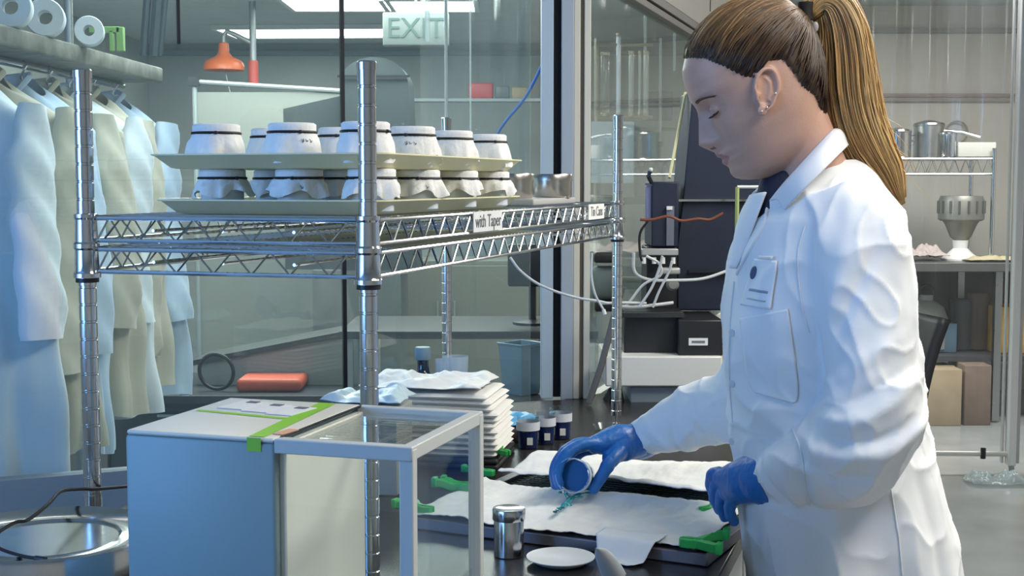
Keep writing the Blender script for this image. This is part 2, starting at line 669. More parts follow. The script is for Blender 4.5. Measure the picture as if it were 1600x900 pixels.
# pale panel board leaning frame, and the grey rounded hood
HB = mat('pale_board', (.17, .19, .175), .6)
t = thing('partition_board', 'pale grey partition board with a thin metal frame under the orange shower', 'partition', (-1.7, 7.9, 0))
a, b = P(305, 128, 7.9), P(560, 155, 7.9)
m = MB().box(((a.x + b.x) / 2 + 1.7, 0, (a.z + .12) / 2 + .03), (b.x - a.x, .03, a.z - .3))
m.build('panel', HB, t)
m = MB()
m.cyl((a.x + 1.7, -.02, 0.02), (a.x + 1.7, -.02, a.z), .014, 8)
m.cyl((a.x + 1.7, -.02, a.z), (b.x + 1.7, -.02, b.z + .04), .014, 8)
m.cyl((b.x + 1.7, -.02, 0.02), (b.x + 1.7, -.02, b.z + .04), .014, 8)
m.build('frame', mat('grey_tube_frame', (.2, .24, .25), .5), t)
MB().box((a.x + 1.7, -.03, a.z), (.06, .03, .05)).build('corner_joint', BLACKP, t)

HOOD = mat('grey_hood_metal', (.04, .055, .06), .6)
t = thing('fume_hood', 'tall dark grey equipment hood with a rounded top behind the jars', 'fume hood', (P(590, 300, 7.2).x, 7.2, 0))
x0, x1 = P(535, 100, 7.2).x, P(640, 100, 7.2).x
zt = P(590, 93, 7.2).z
w2 = (x1 - x0) / 2
poly = [(-w2 * 1.02, .9), (-w2, zt - .14)] + [(-w2 * math.cos(a), zt - .14 + .14 * math.sin(a)) for a in [PI * k / 14 for k in range(1, 14)]] + [(w2, zt - .14), (w2 * 1.25, .9)]
MB().prism(poly, -.15, .25, lambda x, y, z: (x, z, y)).build('rounded_housing', HOOD, t)
xs = P(445, 170, 7.2).x - t.location.x
zz = P(445, 165, 7.2).z
MB().prism([(xs, .9), (xs, zz - .02), (-w2, zz + .05), (-w2, .9)], -.05, .3, lambda x, y, z: (x, z, y)).build('side_cabinet', HOOD, t)
MB().box((0, -.17, P(590, 123, 7.2).z), (w2 * 2.1, .01, .012)).build('seam_strip', BLACKP, t)
MB().box((-.1, .1, .45), (w2 * 2.6, .5, .9)).build('base_cabinet', mat('hood_base', (.12, .14, .14), .5), t)

# red box standing in for an alarm's reflection, on a wall shelf
c = P(765, 140, 9.5)
t = thing('wall_shelf', 'thin grey wall shelf running across the far wall beyond the glass', 'shelf', (c.x - .1, 9.5, P(765, 155, 9.5).z))
MB().box((0, 0, -.01), (1.5, .18, .02)).build('board', mat('shelf_grey', (.3, .35, .36), .5), t)
for x in (-.6, .6):
    MB().box((x, .06, -.06), (.02, .05, .1)).build('bracket', GREYP, t)
m = MB().rbox((c.x - .06, 9.5, t.location.z + .055), (.17, .12, .11), .01)
tag(m.build('red_reflection', mat('red_case', (.5, .03, .04), .4)), 'small red box on the far wall shelf, standing in for a reflection', 'box')
m = MB().rbox((c.x + .09, 9.5, t.location.z + .045), (.10, .11, .09), .01)
tag(m.build('supply_box', mat('grey_case', (.09, .12, .13), .4)), 'dark grey box on the wall shelf right of the red one', 'box')
m = MB().rbox((c.x + .21, 9.5, t.location.z + .04), (.11, .1, .08), .01)
tag(m.build('supply_box', mat('ochre_case', (.36, .28, .16), .5)), 'faded ochre box at the right end of the wall shelf', 'box')

# blue hose hanging down behind the pane
pts = [P(876, -60, 3.95), P(868, 40, 3.95), P(852, 90, 3.97), P(822, 150, 4.0), P(790, 190, 4.0), P(776, 215, 4.0), P(772, 260, 4.0)]
tag(MB().tube(spline(pts, 40), .0045, 8).build('air_hose', mat('blue_hose', (.03, .13, .42), .4)), 'thin blue hose curving down behind the glass pane', 'hose')

# clear plastic strips and folds of the curtain beyond
FILM = sheet_glass('clear_film', (.93, .95, .96), haze=.04, rough=.1, wave=.25)
STR = sheet_glass('milky_film', (.8, .85, .86), haze=.28, rough=.2, hazecol=(.85, .93, .95))


def curtain(name, x0, x1, Y, z0, z1, amp, label, n=90, freq=9., m_=FILM, cat='curtain', yaw=0.):
    ph = random.Random(name + str(x0)).random() * 6
    L = x1 - x0

    def fn(u, v):
        x = x0 + u * L
        z = z0 + (z1 - z0) * v
        wv = math.sin(u * freq * 2 * PI + ph) * amp * (.5 + .5 * v) + math.sin(u * freq * .37 * 2 * PI + 1.3 * v + ph) * amp * .8
        return (x, Y + wv + (x - x0) * math.tan(yaw), z)
    o = MB().grid(fn, n, 14).build(name, m_, ang=80)
    return tag(o, label, cat)


curtain('plastic_curtain', P(655, 0, 6.0).x, P(845, 0, 6.0).x, 6.0, 1.0, CZ - .01, .03, 'clear plastic strip curtain with folds hanging beside the blue hose', 80, 5)
for i, (xa, za, zb) in enumerate(((697, 1.15, CZ), (735, 1.5, CZ), (668, 1.95, CZ))):
    q = P(xa, 100, 5.7)
    o = MB().cyl((q.x, 5.7, za), (q.x, 5.7, zb), (.007, .004, .011)[i], 10).build('curtain_rod', STR if i else mat('white_rod', (.75, .8, .8), .4))
    tag(o, ('long white vertical rod behind the glass right of the exit sign', 'thin translucent vertical rod behind the glass left of the blue hose',
            'short milky plastic strip hanging beside the exit sign')[i], 'rod')
# dark strip standing in for the shadow line under the far ceiling
a, b = P(290, 72, 10.9), P(840, 88, 10.9)
struct(MB().box(((a.x + b.x) / 2, 11.17, 2.42), (5.5, .06, .035)).build('trim_12', mat('ceiling_shadow_line', (.18, .23, .25), .6)))

# dark counter along the hall with things on it
CT = mat('dark_counter', (.03, .035, .04), .4)
t = thing('hall_counter', 'low dark counter beyond the glass behind the balance', 'counter', (-1.25, 6.4, 0))
MB().box((0, 0, .38), (2.4, .75, .04)).build('worktop', CT, t, bevel=.004)
for x, c_ in ((-.9, 0), (-.3, 1), (.3, 0), (.9, 1)):
    cb = MB().box((x, .02, .18), (.585, .66, .36)).build('cabinet', (mat('hall_cabinet_grey', (.2, .19, .17), .6), CT)[c_], t, bevel=.004)
    MB().box((x, -.325, .30), (.14, .012, .012)).build('handle', GREYP, cb)
q = P(430, 588, 6.3)
o = MB().rbox((q.x, 6.25, .431), (.30, .26, .06), .02).build('tool_case', mat('orange_red_case', (.48, .09, .05), .5))
tag(o, 'flat orange red case lying on the dark counter beyond the glass', 'case')
q = P(342, 590, 6.2)
o = MB().torus((q.x, 6.15, .492), .082, .009, (.15, 1, .1), 40, 8).build('coiled_cable', RUBBER)
tag(o, 'black cable loop standing beyond the glass left of the orange case', 'cable')
q = P(510, 565, 6.3)
t = thing('equipment_cart', 'grey sloped console standing on the hall counter behind the centre post', 'console', (P(455, 560, 6.5).x, 6.5, .40))
MB().prism([(-.42, 0), (.42, 0), (.42, .26), (-.42, .10)], -.15, .15, lambda x, y, z: (x, z, y)).build('body', mat('console_grey', (.26, .29, .28), .5), t)
MB().prism([(-.44, .095), (.44, .262), (.44, .29), (-.44, .12)], -.17, .17, lambda x, y, z: (x, z, y)).build('lid', mat('console_dark', (.05, .06, .06), .5), t)
# pale paper on the console and grey monitor
q = P(845, 510, 5.6)
t = thing('computer_monitor', 'dark monitor beyond the glass just left of the corner post', 'monitor', (P(832, 500, 5.4).x, 5.4, .79))
MB().rbox((0, 0, .24), (.20, .04, .17), .01).build('screen', BLACKP, t)
MB().cyl((0, .02, .02), (0, .02, .16), .015).build('stand', BLACKP, t)
MB().lathe((0, .02, 0), [(.08, 0), (.08, .01), (.02, .02)]).build('base', BLACKP, t)
t = thing('side_desk', 'dark desk beyond the glass under the monitor beside the corner post', 'desk', (P(832, 500, 5.4).x - .25, 5.45, 0))
MB().box((0, 0, .775), (1.0, .6, .03)).build('desk_top', CT, t, bevel=.003)
for x in (-.47, .47):
    for y in (-.26, .26):
        MB().box((x, y, .38), (.04, .04, .76)).build('leg', GREYP, t)
# dark panel seen high behind rack (upper right of hall)
t = thing('grey_locker', 'large dark grey locker beyond the glass behind the shelf labels', 'locker', (P(800, 400, 9.0).x, 9.0, 0))
MB().box((0, 0, .62), (.75, .5, 1.24)).build('body', mat('locker_grey', (.09, .13, .15), .5), t, bevel=.006)
for s_ in (-1, 1):
    dd = MB().box((s_ * .18, -.255, .62), (.35, .012, 1.18)).build('door', mat('locker_door', (.12, .16, .18), .5), t, bevel=.003)
    MB().box((s_ * .04, -.268, .7), (.012, .015, .12)).build('handle', GREYP, dd)

# wide olive cabinet low on the far side and a blue bin on a stand close behind the pane
t = thing('storage_cabinet', 'wide olive grey storage cabinet far beyond the glass under the rack shelf', 'cabinet', (P(700, 450, 8.2).x, 8.2, 0))
OLV = mat('olive_grey_cabinet', (.13, .14, .12), .55)
MB().box((0, 0, .45), (1.1, .45, .9)).build('body', OLV, t, bevel=.005)
for s_ in (-1, 1):
    dd = MB().box((s_ * .27, -.232, .45), (.52, .014, .84)).build('door', OLV, t, bevel=.003)
    MB().box((s_ * .05, -.245, .6), (.012, .014, .12)).build('handle', GREYP, dd)
q = P(815, 600, 4.35)
t = thing('blue_bin', 'translucent blue bin beyond the glass just left of the corner post', 'bin', (q.x, 4.40, .665))
MB().lathe((0, 0, 0), [(.055, 0), (.060, .004), (.078, .165), (.083, .168), (.083, .173), (.074, .172), (.057, .008), (.001, .006)], 4).build('bin_shell', mat('blue_bin_plastic', (.10, .19, .27), .25), t, bevel=.004)
t = thing('bin_stand', 'small dark stand carrying the blue bin beyond the glass', 'stand', (q.x, 4.40, 0))
MB().box((0, 0, .65), (.26, .26, .03)).build('stand_top', CT, t, bevel=.003)
for x in (-.11, .11):
    for y in (-.11, .11):
        MB().box((x, y, .318), (.03, .03, .635)).build('leg', CT, t)
# ================================================================== coats on a rail at the left
rail0, rail1 = Vector((-1.37, 3.36, 0)), Vector((-1.31, 4.45, 0))
t = thing('coat_rack', 'long coat rail with a narrow grey shelf holding rolls above the hanging coats', 'coat rack', (rail0.x, rail0.y, 0), world=True)
SH = mat('worn_grey_shelf', (.17, .17, .14), .6, var=.4, vscale=25)
m = MB()
m.rbox(((rail0.x + rail1.x) / 2 + .03, (rail0.y + rail1.y) / 2, 1.722), (.20, 1.35, .05), .006, -.05)
m.build('shelf_board', SH, t)
m = MB().cyl((rail0.x, rail0.y - .1, 1.685), (rail1.x, rail1.y + .1, 1.685), .012, 12)
m.build('rail', STEEL, t)
for y in (0.0, 1.0):
    q = rail0.lerp(rail1, y)
    MB().cyl((q.x - .14, q.y, .0), (q.x - .14, q.y, 2.25), .014, 12).build('upright', GREYP, t)
m = MB()
for k in range(9):
    x = -.22 + k * .05
    m.cyl((rail0.x + x, rail0.y - .15, 2.0), (rail1.x + x, rail1.y + .15, 2.0), .003, 6)
for k in range(12):
    q = rail0.lerp(rail1, k / 11)
    m.cyl((q.x - .24, q.y, 2.0), (q.x + .2, q.y, 2.0), .004, 6)
m.build('wire_shelf', CHROME, t)

COATW = mat('hanging_coat_white', (.66, .74, .80), .85, bump=.4, bscale=25, sheen=.2)  # white with a little blue daylight mixed into the colour
COATB = mat('hanging_coat_backlit', (.52, .50, .40), .85, bump=.4, bscale=25, sheen=.2)  # shade of the backlit coats put into the colour
COATL = mat('hanging_coat_daylit', (.48, .62, .78), .85, bump=.4, bscale=25, sheen=.2)  # blue daylight on the coats put into the colour


def hanging_coat(pos, rz, hem, wid, m_, seed, label, sl=.62):
    R_ = random.Random(seed)
    t = thing('lab_coat', label, 'lab coat', (pos[0], pos[1], hem), rz, 'lab coats hanging on the rail')
    H = 1.70 - .05 - hem
    ph = [R_.random() * 6 for _ in range(5)]

    def body(u, v):
        a = 2 * PI * u
        # v 0 hem .. 1 collar
        sh = 1 - v
        s0 = min(1, sh / .10)
        shoulder = .055 + (wid - .055) * (s0 ** .75)
        w_ = shoulder * (1 + .20 * sh)
        d_ = .035 + .05 * min(1, sh / .2) + .04 * sh
        x, y = math.cos(a) * w_, math.sin(a) * d_
        f = sh * (.016 * math.sin(5 * a + ph[0] + 2 * v) + .012 * math.sin(9 * a + ph[1] - 2 * v) + .008 * math.sin(14 * a + ph[2]))
        f += .006 * math.sin(20 * v + 3 * a + ph[3])
        r = math.hypot(x, y) + 1e-6
        x += x / r * f
        y += y / r * f * 1.6 + (.015 * math.sin(3 * v + ph[4]))
        z = H * (1 - sh) - .015 * abs(math.cos(a)) ** 1.2 * 0 + (-.05 * (abs(math.cos(a)) ** 1.5) * (1 - s0 * .0) * (1 if sh < .3 else max(0, 1 - (sh - .3) * 2)))
        if sh > .97:
            z += .012 * math.sin(3 * a + ph[0])
        return (x, y, z)
    b = MB().grid(body, 96, 60, closed_u=True).build('coat_body', m_, t, ang=80)
    for s_ in (-1, 1):
        top = Vector((s_ * (wid - .03), -.01, H - .10))
        pts, rr = [], []
        ln = sl + R_.uniform(-.04, .04)
        for k in range(26):
            v = k / 25
            pts.append((top.x + s_ * (.02 + .05 * v + .012 * math.sin(5 * v + ph[1])), -.03 - .05 * v + .012 * math.sin(4 * v + ph[0]), top.z - ln * v))
            rr.append((.045 + .030 * min(1, v * 4) + .004 * math.sin(22 * v + ph[2])) * (1 if v < .97 else .93))
        m = MB()
        m.tube(pts, rr, 20, flat=.55, up=(0, 1, 0))
        for vv in m.v:
            vv.x += .006 * math.sin(vv.z * 40 + vv.y * 60 + ph[3])
        m.build('sleeve', m_, b, ang=70)
    m = MB().tube([(-.055, -.035, H - .005), (-.03, -.06, H - .045), (0, -.065, H - .085), (.03, -.06, H - .045), (.055, -.035, H - .005), (.0, .035, H + .01), (-.055, -.035, H - .005)], .009, 8, flat=1.0)
    m.build('collar', m_, b)
    h = thing('clothes_hanger', label.replace('lab coat', 'coat').split(' hanging')[0] + ' has this hanger on the rail', 'hanger', (pos[0], pos[1], 1.587), rz, 'hangers on the coat rail')
    h['label'] = ('wire hanger inside the ' + label.replace('lab coat hanging ', 'coat ')).replace('from the camera behind the left rack post', 'from the camera')
    MB().tube([(0, 0, -.01), (0, 0, .07), (.018, 0, .095), (.005, 0, .117), (-.02, 0, .107)], .0035, 6).build('hook', CHROME, h)
    MB().tube([(-wid + .07, 0, -.10), (-.03, 0, -.005), (0, 0, .0), (.03, 0, -.005), (wid - .07, 0, -.10)], .0045, 6).build('shoulder_bar', CHROME, h)
    return t


cs = [(.0, .60, .235, COATW, 'daylight tinted white lab coat hanging nearest the camera at the left edge'),
      (.17, .66, .225, COATB, 'backlit cream toned lab coat hanging second from the camera'),
      (.34, .63, .23, COATL, 'daylight blue toned lab coat hanging third from the camera behind the left rack post'),
      (.50, .70, .225, COATB, 'backlit cream toned lab coat hanging just right of the left rack post'),
      (.66, .66, .22, COATW, 'whitish lab coat hanging third from the right end of the rail'),
      (.82, .72, .215, COATB, 'backlit greyish cream lab coat hanging second from the right end of the rail'),
      (1.0, .66, .205, COATL, 'daylight blue toned lab coat hanging last at the right end of the rail')]
for i, (s_, hem, wd, mm, lb) in enumerate(cs):
    q = rail0.lerp(rail1, s_)
    hanging_coat((q.x, q.y), -.28 + .1 * math.sin(i * 2.2), hem, wd, mm, i + 3, lb, .60 + .04 * (i % 3))

# rolls standing on edge on the shelf
for i, (px, py, rr, Y, lb) in enumerate(((18, 32, .052, 3.42, 'white roll of tape at the left edge on the shelf above the coats'),
                                         (72, 42, .050, 3.62, 'white roll of tape second from the left on the coat shelf'),
                                         (140, 53, .041, 3.85, 'smaller white roll on the coat shelf beside the green bracket'))):
    q = P(px, py, Y)
    q.z = 1.7475 + rr
    a = Vector((-.25, 1, 0)).normalized()
    pr = [(rr * .38, -.03), (rr * .95, -.03), (rr, -.026), (rr, .026), (rr * .95, .03), (rr * .38, .03)]
    m = MB().lathe(q, pr + [pr[0]], 36, a, cap=False)
    o = m.build('paper_roll', mat('roll_white', (.66, .72, .76), .7))
    tag(o, lb, 'roll', 'rolls on the coat shelf')
t = thing('bracket', 'bright green hooked bracket on the coat shelf right of the small roll', 'bracket', (P(178, 70, 4.0).x, 4.0, 1.7475))
m = MB()
m.box((.02, 0, .035), (.022, .02, .07))
m.box((-.025, 0, .062), (.09, .02, .018))
m.box((-.005, 0, .03), (.012, .02, .06))
m.build('bracket_body', mat('lime_green', (.22, .42, .12), .5), t, bevel=.002)
for k, (xa, xb, wd) in enumerate(((233, 224, .028), (250, 241, .04), (262, 250, .02))):
    a, b = P(xa, -40, 4.6), P(xb, 88, 4.6)
    o = MB().tube([a, b], wd / 2, 8).build('dark_strap', mat('dark_strap', (.03, .045, .05), .6))
    tag(o, ('left dark strap hanging above the right end of the coat shelf', 'middle wide dark strap hanging above the right end of the coat shelf',
            'right thin slanted dark strap above the right end of the coat shelf')[k], 'strap')

# ================================================================== lab bench
P2 = Vector((-.195, 1.82, 0))
P3 = Vector((.257, 3.276, 0))
P1 = Vector((-.618, 1.951, 0))
P4 = P3 + (P1 - P2)
EPOXY = mat('black_epoxy_bench', (.022, .021, .022), .26, var=.25, vscale=40, bump=.15, bscale=200)
t = thing('lab_bench', 'long black topped laboratory bench carrying everything in front', 'bench', (P2.x, P2.y, 0), world=True)
off_l, off_r = -.62, .43


def bp(s, off, z=BZ):
    return P2 + D * s + N * off + Vector((0, 0, z))


far_s = 1.87
poly = [bp(-1.5, off_l), bp(-1.5, off_r), bp(2.45, off_r)]
cc = C2 + Vector((.02, .02, 0))
poly += [along(C2, D, .80, .03, BZ), along(C2, D, .03, .03, BZ)]
poly += [Vector((.14, 3.705, BZ)), along(C0, DL, .62, -.035, BZ) if False else Vector((-.45, 3.50, BZ))]
m = MB()
n_ = len(poly)
m.add(poly + [q - Vector((0, 0, .032)) for q in poly],
      [tuple(range(n_)), tuple(range(2 * n_ - 1, n_ - 1, -1))] + [(i, i + n_, (i + 1) % n_ + n_, (i + 1) % n_) for i in range(n_)])
m.build('worktop', EPOXY, t, bevel=.003)
CAB = mat('bench_cabinet_grey', (.33, .35, .36), .5)
for i in range(4):
    s0 = -1.4 + i * .80
    q = bp(s0 + .39, (off_l + off_r) / 2, .37)
    cb = MB().box(q, (off_r - off_l - .12, .78, .70), YAW).build('cabinet', CAB, t, bevel=.004)
    for j in (0, 1):
        q2 = bp(s0 + .20 + j * .385, off_r - .052, .37)
        dd = MB().box(q2, (.014, .37, .66), YAW).build('door', CAB, cb, bevel=.004)

MB().box(bp(2.10, .17, .37), (.36, .64, .70), YAW).build('cabinet', CAB, t, bevel=.004)

# ================================================================== wire rack
t = thing('wire_rack', 'chrome wire shelving rack with four grooved posts standing on the bench', 'rack', (P2.x, P2.y, BZ), world=True)
rack = t


def post(p, name='post'):
    prof = [(.0095, .0), (.0095, .012), (.0045, .013), (.0045, .03), (.0127, .031)]
    z = .045
    top = .765
    while z < top - .03:
        prof += [(.0127, z - .0022), (.0117, z - .0012), (.0117, z + .0012), (.0127, z + .0022)]
        z += .0254
    prof += [(.0127, top - .012), (.0136, top - .012), (.0136, top - .002), (.012, top)]
    return MB().lathe(p + Vector((0, 0, BZ)), prof, 20).build(name, CHROME, t, ang=25)


for p in (P1, P2, P3, P4):
    post(p)
A_ = (P1, P2, P3, P4)
for zt, zb in ((1.311, 1.279), (1.266, 1.234)):
    m = MB()
    for i in range(4):
        a, b = A_[i], A_[(i + 1) % 4]
        d = (b - a).normalized()
        a2, b2 = a + d * .016, b - d * .016
        for z in (zt, zb):
            m.cyl(a2 + Vector((0, 0, z)), b2 + Vector((0, 0, z)), .0031, 8)
        L = (b2 - a2).length
        k = max(2, round(L / .031))
        pts = []
        for j in range(k + 1):
            s_ = .012 + (L - .024) * j / k
            pts.append(a2 + d * s_ + Vector((0, 0, zt if j % 2 else zb)))
        m.tube(pts, .0018, 6)
    sh = m.build('shelf_frame', CHROME, t)
    m = MB()
    Ls = (P3 - P2).length
    k = int(Ls / .021)
    for j in range(1, k):
        a = P2 + D * (j * Ls / k) + Vector((0, 0, zt + .003))
        b = P1 + D * (j * Ls / k) + Vector((0, 0, zt + .003))
        m.cyl(a, b, .0016, 6)
    for j in (.25, .5, .75):
        a = P2.lerp(P1, j) + Vector((0, 0, zt - .001))
        b = P3.lerp(P4, j) + Vector((0, 0, zt - .001))
        m.cyl(a, b, .0024, 6)
        a = a - Vector((0, 0, .016))
        b = b - Vector((0, 0, .016))
        m.cyl(a, b, .0024, 6)
    m.build('shelf_wires', CHROME, sh)
for p in A_:
    m = MB()
    m.lathe(p + Vector((0, 0, 1.225)), [(.0128, 0), (.0195, 0), (.0195, .006), (.0175, .010), (.0165, .040), (.0185, .043), (.0185, .049), (.0165, .052), (.0155, .084), (.0172, .087), (.0172, .092), (.0128, .093)], 24)
    m.build('collar', CHROME, t, ang=25)
    MB().lathe(p + Vector((0, 0, 1.218)), [(.013, 0), (.0165, 0), (.0165, .006), (.013, .006)], 20).build('split_sleeve', BLACKP, t)
# shelf labels clipped to the long side
for (s_, wd, txt, lb) in ((.50, .155, 'with Taper', 'white shelf label, nearer one'), (1.28, .145, 'Tin Cans', 'white shelf label, farther one')):
    q = P2 + D * s_ + N * .006 + Vector((0, 0, 1.297))
    pl = MB().box(q, (.0015, wd, .034), YAW).build('shelf_label', PAPER, t)
    pl['label'] = lb
    lt = text_part('lettering', txt, .031, INK, pl, Matrix.Identity(4))
    M = plane_M(q + N * .0012, D, (0, 0, 1))
    lt.data.transform(Matrix.Translation(-Vector((P2.x, P2.y, BZ))) @ M)

# steel tins on the shelf
TIN = mat('steel_tin', (.50, .47, .43), .26, 1)
for (px, Y, r_, lb) in ((818, 2.80, .0405, 'round shallow steel tin on the rack shelf, nearer one'), (878, 2.98, .043, 'round shallow steel tin on the rack shelf, farther one')):
    q = P(px, 300, Y)
    q.z = 1.3300
    q = q - N * .022
    t2 = thing('steel_tin', lb, 'tin', q, 0, 'steel tins on the shelf')
    MB().lathe((0, 0, 0), [(r_ * .96, 0), (r_, .003), (r_, .038), (r_ * 1.03, .040), (r_ * 1.03, .044)], 40).build('tin_body', TIN, t2, ang=30)
    MB().lathe((0, 0, .042), [(r_ * 1.05, -.006), (r_ * 1.05, .006), (r_ * 1.01, .009), (.001, .009)], 40).build('lid', TIN, t2, ang=30)
# small bright box between tin and label on the shelf
q = Vector((.058, 2.89, 1.3225)) - N * .022
o = MB().rbox(q, (.12, .34, .013), .003, YAW).build('shallow_tray', mat('grey_tray', (.42, .43, .42), .5))
tag(o, 'shallow grey tray under the steel tins near the far end of the shelf', 'tray')

# sheet trays
TRAYM = mat('cream_tray_enamel', (.80, .77, .50), .45)
T0 = Vector((-.176, 1.857, 0))       # near right corner


def make_tray(z, label, ox=0., oy=0., sx=.375, sy=.68):
    t = thing('serving_tray', label, 'tray', (T0.x - N.x * sx / 2 + D.x * sy / 2 + N.x * ox + D.x * oy, T0.y - N.y * sx / 2 + D.y * sy / 2 + N.y * ox + D.y * oy, z), YAW, 'cream trays of jars on the rack')
    m = MB()

    def ring(hx, hy, z_, r):
        out = []
        for q, (a, b) in enumerate(((1, 1), (-1, 1), (-1, -1), (1, -1))):
            for j in range(6):
                an = q * PI / 2 + j / 5 * PI / 2
                out.append(Vector((a * (hx - r) + math.cos(an) * r, b * (hy - r) + math.sin(an) * r, z_)))
        return out
    hx, hy = sx / 2, sy / 2
    m.rings([ring(hx - .030, hy - .030, 0, .02), ring(hx - .022, hy - .022, .0015, .025), ring(hx - .004, hy - .004, .0185, .03), ring(hx, hy, .0195, .03), ring(hx, hy, .0215, .03),
             ring(hx - .006, hy - .006, .0215, .03), ring(hx - .024, hy - .024, .004, .022), ring(hx - .035, hy - .035, .003, .018)])
    m.build('tray_shell', TRAYM, t, ang=35)
    return t


tray_lo = make_tray(1.3165, 'lower cream tray of cloth covered jars resting on the wire shelf', -.008, .004, .365, .69)
tray_up = make_tray(1.3165 + .0035 + .0625, 'upper cream tray of cloth covered jars, stacked on the lower jars', 0, 0, .38, .68)

JARM = mat('jar_milky_plastic', (.70, .76, .82), .3)
CLOTH = mat('jar_cloth', (.88, .88, .87), .9, bump=.5, bscale=120, var=.05, vscale=60)
BAND = mat('jar_black_band', (.01, .01, .012), .5)


def make_jar(seed, r=.0345, h=.0625, skirt=.030, note=False):
    R_ = random.Random(seed)
    t = thing('covered_jar', 'x', 'jar', (0, 0, 0))
    MB().lathe((0, 0, 0), [(r * .86, 0), (r * .92, .002), (r * .92, h - .016), (r * .96, h - .014), (r * .96, h - .0012), (r * .9, h - .001)], 32).build('jar_body', JARM, t)
    a1, a2, a3 = [R_.random() * 6 for _ in range(3)]
    n1, n2 = R_.choice((4, 5)), R_.choice((7, 9))
    low = h - .016 - skirt

    def cf(u, v):
        a = 2 * PI * u
        if v < .3:
            k = v / .3
            return (math.cos(a) * r * .98 * k, math.sin(a) * r * .98 * k, h)
        if v < .42:
            k = (v - .3) / .12
            wv = .0004 * math.sin(30 * a)
            return (math.cos(a) * (r + wv), math.sin(a) * (r + wv), h - .0135 * k)
        k = (v - .42) / .58
        pleat = math.sin(n1 * a + a1) * .5 + math.sin(n2 * a + a2) * .35 + math.sin(17 * a + a3) * .12
        rr = r * (1.0 + .20 * math.sin(min(1, k * 1.1) * PI / 2)) + k * (.0055 if skirt > .03 else .010) * pleat + .0006 * math.sin(40 * a) + .0015 * k
        z = h - .0135 - skirt * k * (1 + .22 * math.sin(4 * a + a2)) + .0016 * math.sin(7 * a + 9 * k)
        return (math.cos(a) * rr, math.sin(a) * rr, max(z, .004))
    m = MB().grid(cf, 72, 26, closed_u=True)
    m.build('cloth_cover', CLOTH, t, ang=60)
    b = MB().torus((0, 0, h - .0135), r * 1.015, .0021, n=40, m=8)
    an = R_.uniform(-2.4, -.6)
    b.ball((math.cos(an) * r * 1.05, math.sin(an) * r * 1.05, h - .0135), (.0035, .0035, .0028), 6)
    b.build('elastic_band', BAND, t)
    if note:
        mk = MB()
        for k in range(3):
            aa = -1.5 + k * .16
            rr = r * 1.17
            q_ = [(.0, .024), (.04, .030 - .002 * k), (.07, .023 + .003 * k), (.09, .028), (.05 + .03 * k, .026)]
            mk.tube([(math.cos(aa + e_) * rr, math.sin(aa + e_) * rr, h - g_) for e_, g_ in q_], .00055, 5)
        mk.build('pen_mark', INK, t)
    return t


def tray_pt(tr, u, v, sx=.375, sy=.68):
    c_, s_ = math.cos(YAW), math.sin(YAW)
    x, y = (u - .5) * sx, (v - .5) * sy
    l = tr.location
    return (l.x + x * c_ - y * s_, l.y + x * s_ + y * c_, l.z + .0035)


rowname = ['front row', 'second row', 'third row', 'back row']
colname = ['left', 'middle', 'right']
protos = {}
rj = random.Random(5)
for ti, (tr, skirt) in enumerate(((tray_up, .040), (tray_lo, .024))):
    for r_ in range(4):
        for c_ in range(3):
            u = .225 + c_ * .325 + .008 * rj.uniform(-1, 1)
            v = .085 + r_ * .262 + .006 * rj.uniform(-1, 1)
            if ti == 1:
                u += .005
                v += .01
            loc = tray_pt(tr, u, v)
            key = (ti, (r_ * 3 + c_) % 4)
            lab = 'white cloth covered jar on the %s tray, %s, %s one' % (('upper', 'lower')[ti], rowname[r_], colname[c_])
            rz = rj.uniform(-.5, .5)
            if key not in protos:
                o = make_jar(ti * 10 + key[1], skirt=skirt, note=(key[1] == 1))
                o.location = loc
                o.rotation_euler = (0, 0, rz)
                o['label'] = lab
                o['group'] = 'cloth covered jars'
                protos[key] = o
            else:
                dup(protos[key], loc, rz, lab, 'cloth covered jars')

# ================================================================== analytical balance
A0 = Vector((-.406, 1.395, 0))
B0 = Vector((-.098, 1.300, 0))
bx = (B0 - A0).normalized()
byw = math.atan2(bx.y, bx.x)
by = Vector((-bx.y, bx.x, 0))
BL, BW, BH = (B0 - A0).length, .222, .343
BALB = mat('balance_daylit_side', (.27, .38, .40), .38)  # blue daylight on the sides put into the housing colour
BALC = mat('balance_cream_top', (.74, .73, .66), .4)
BALI = mat('balance_inner_cream', (.86, .86, .76), .45)
FR = mat('balance_frame_pale', (.58, .60, .58), .35)
t = thing('analytical_balance', 'boxy daylight toned blue analytical balance with a glass weighing chamber at its right end', 'balance', (A0.x, A0.y, BZ), byw)
part_x = BL * .535
# closed electronics half
m = MB().rbox((part_x / 2, BW / 2, BH / 2 - .002), (part_x + .002, BW, BH - .004), .004)
m.build('housing', BALB, t, ang=30)
MB().rbox((part_x / 2, BW / 2, BH - .0015), (part_x - .001, BW - .001, .005), .003).build('top_cover', BALC, t)
MB().box((part_x + .004, BW / 2, BH / 2 + .01), (.008, BW - .02, BH - .03)).build('chamber_back_wall', BALI, t, bevel=.002)
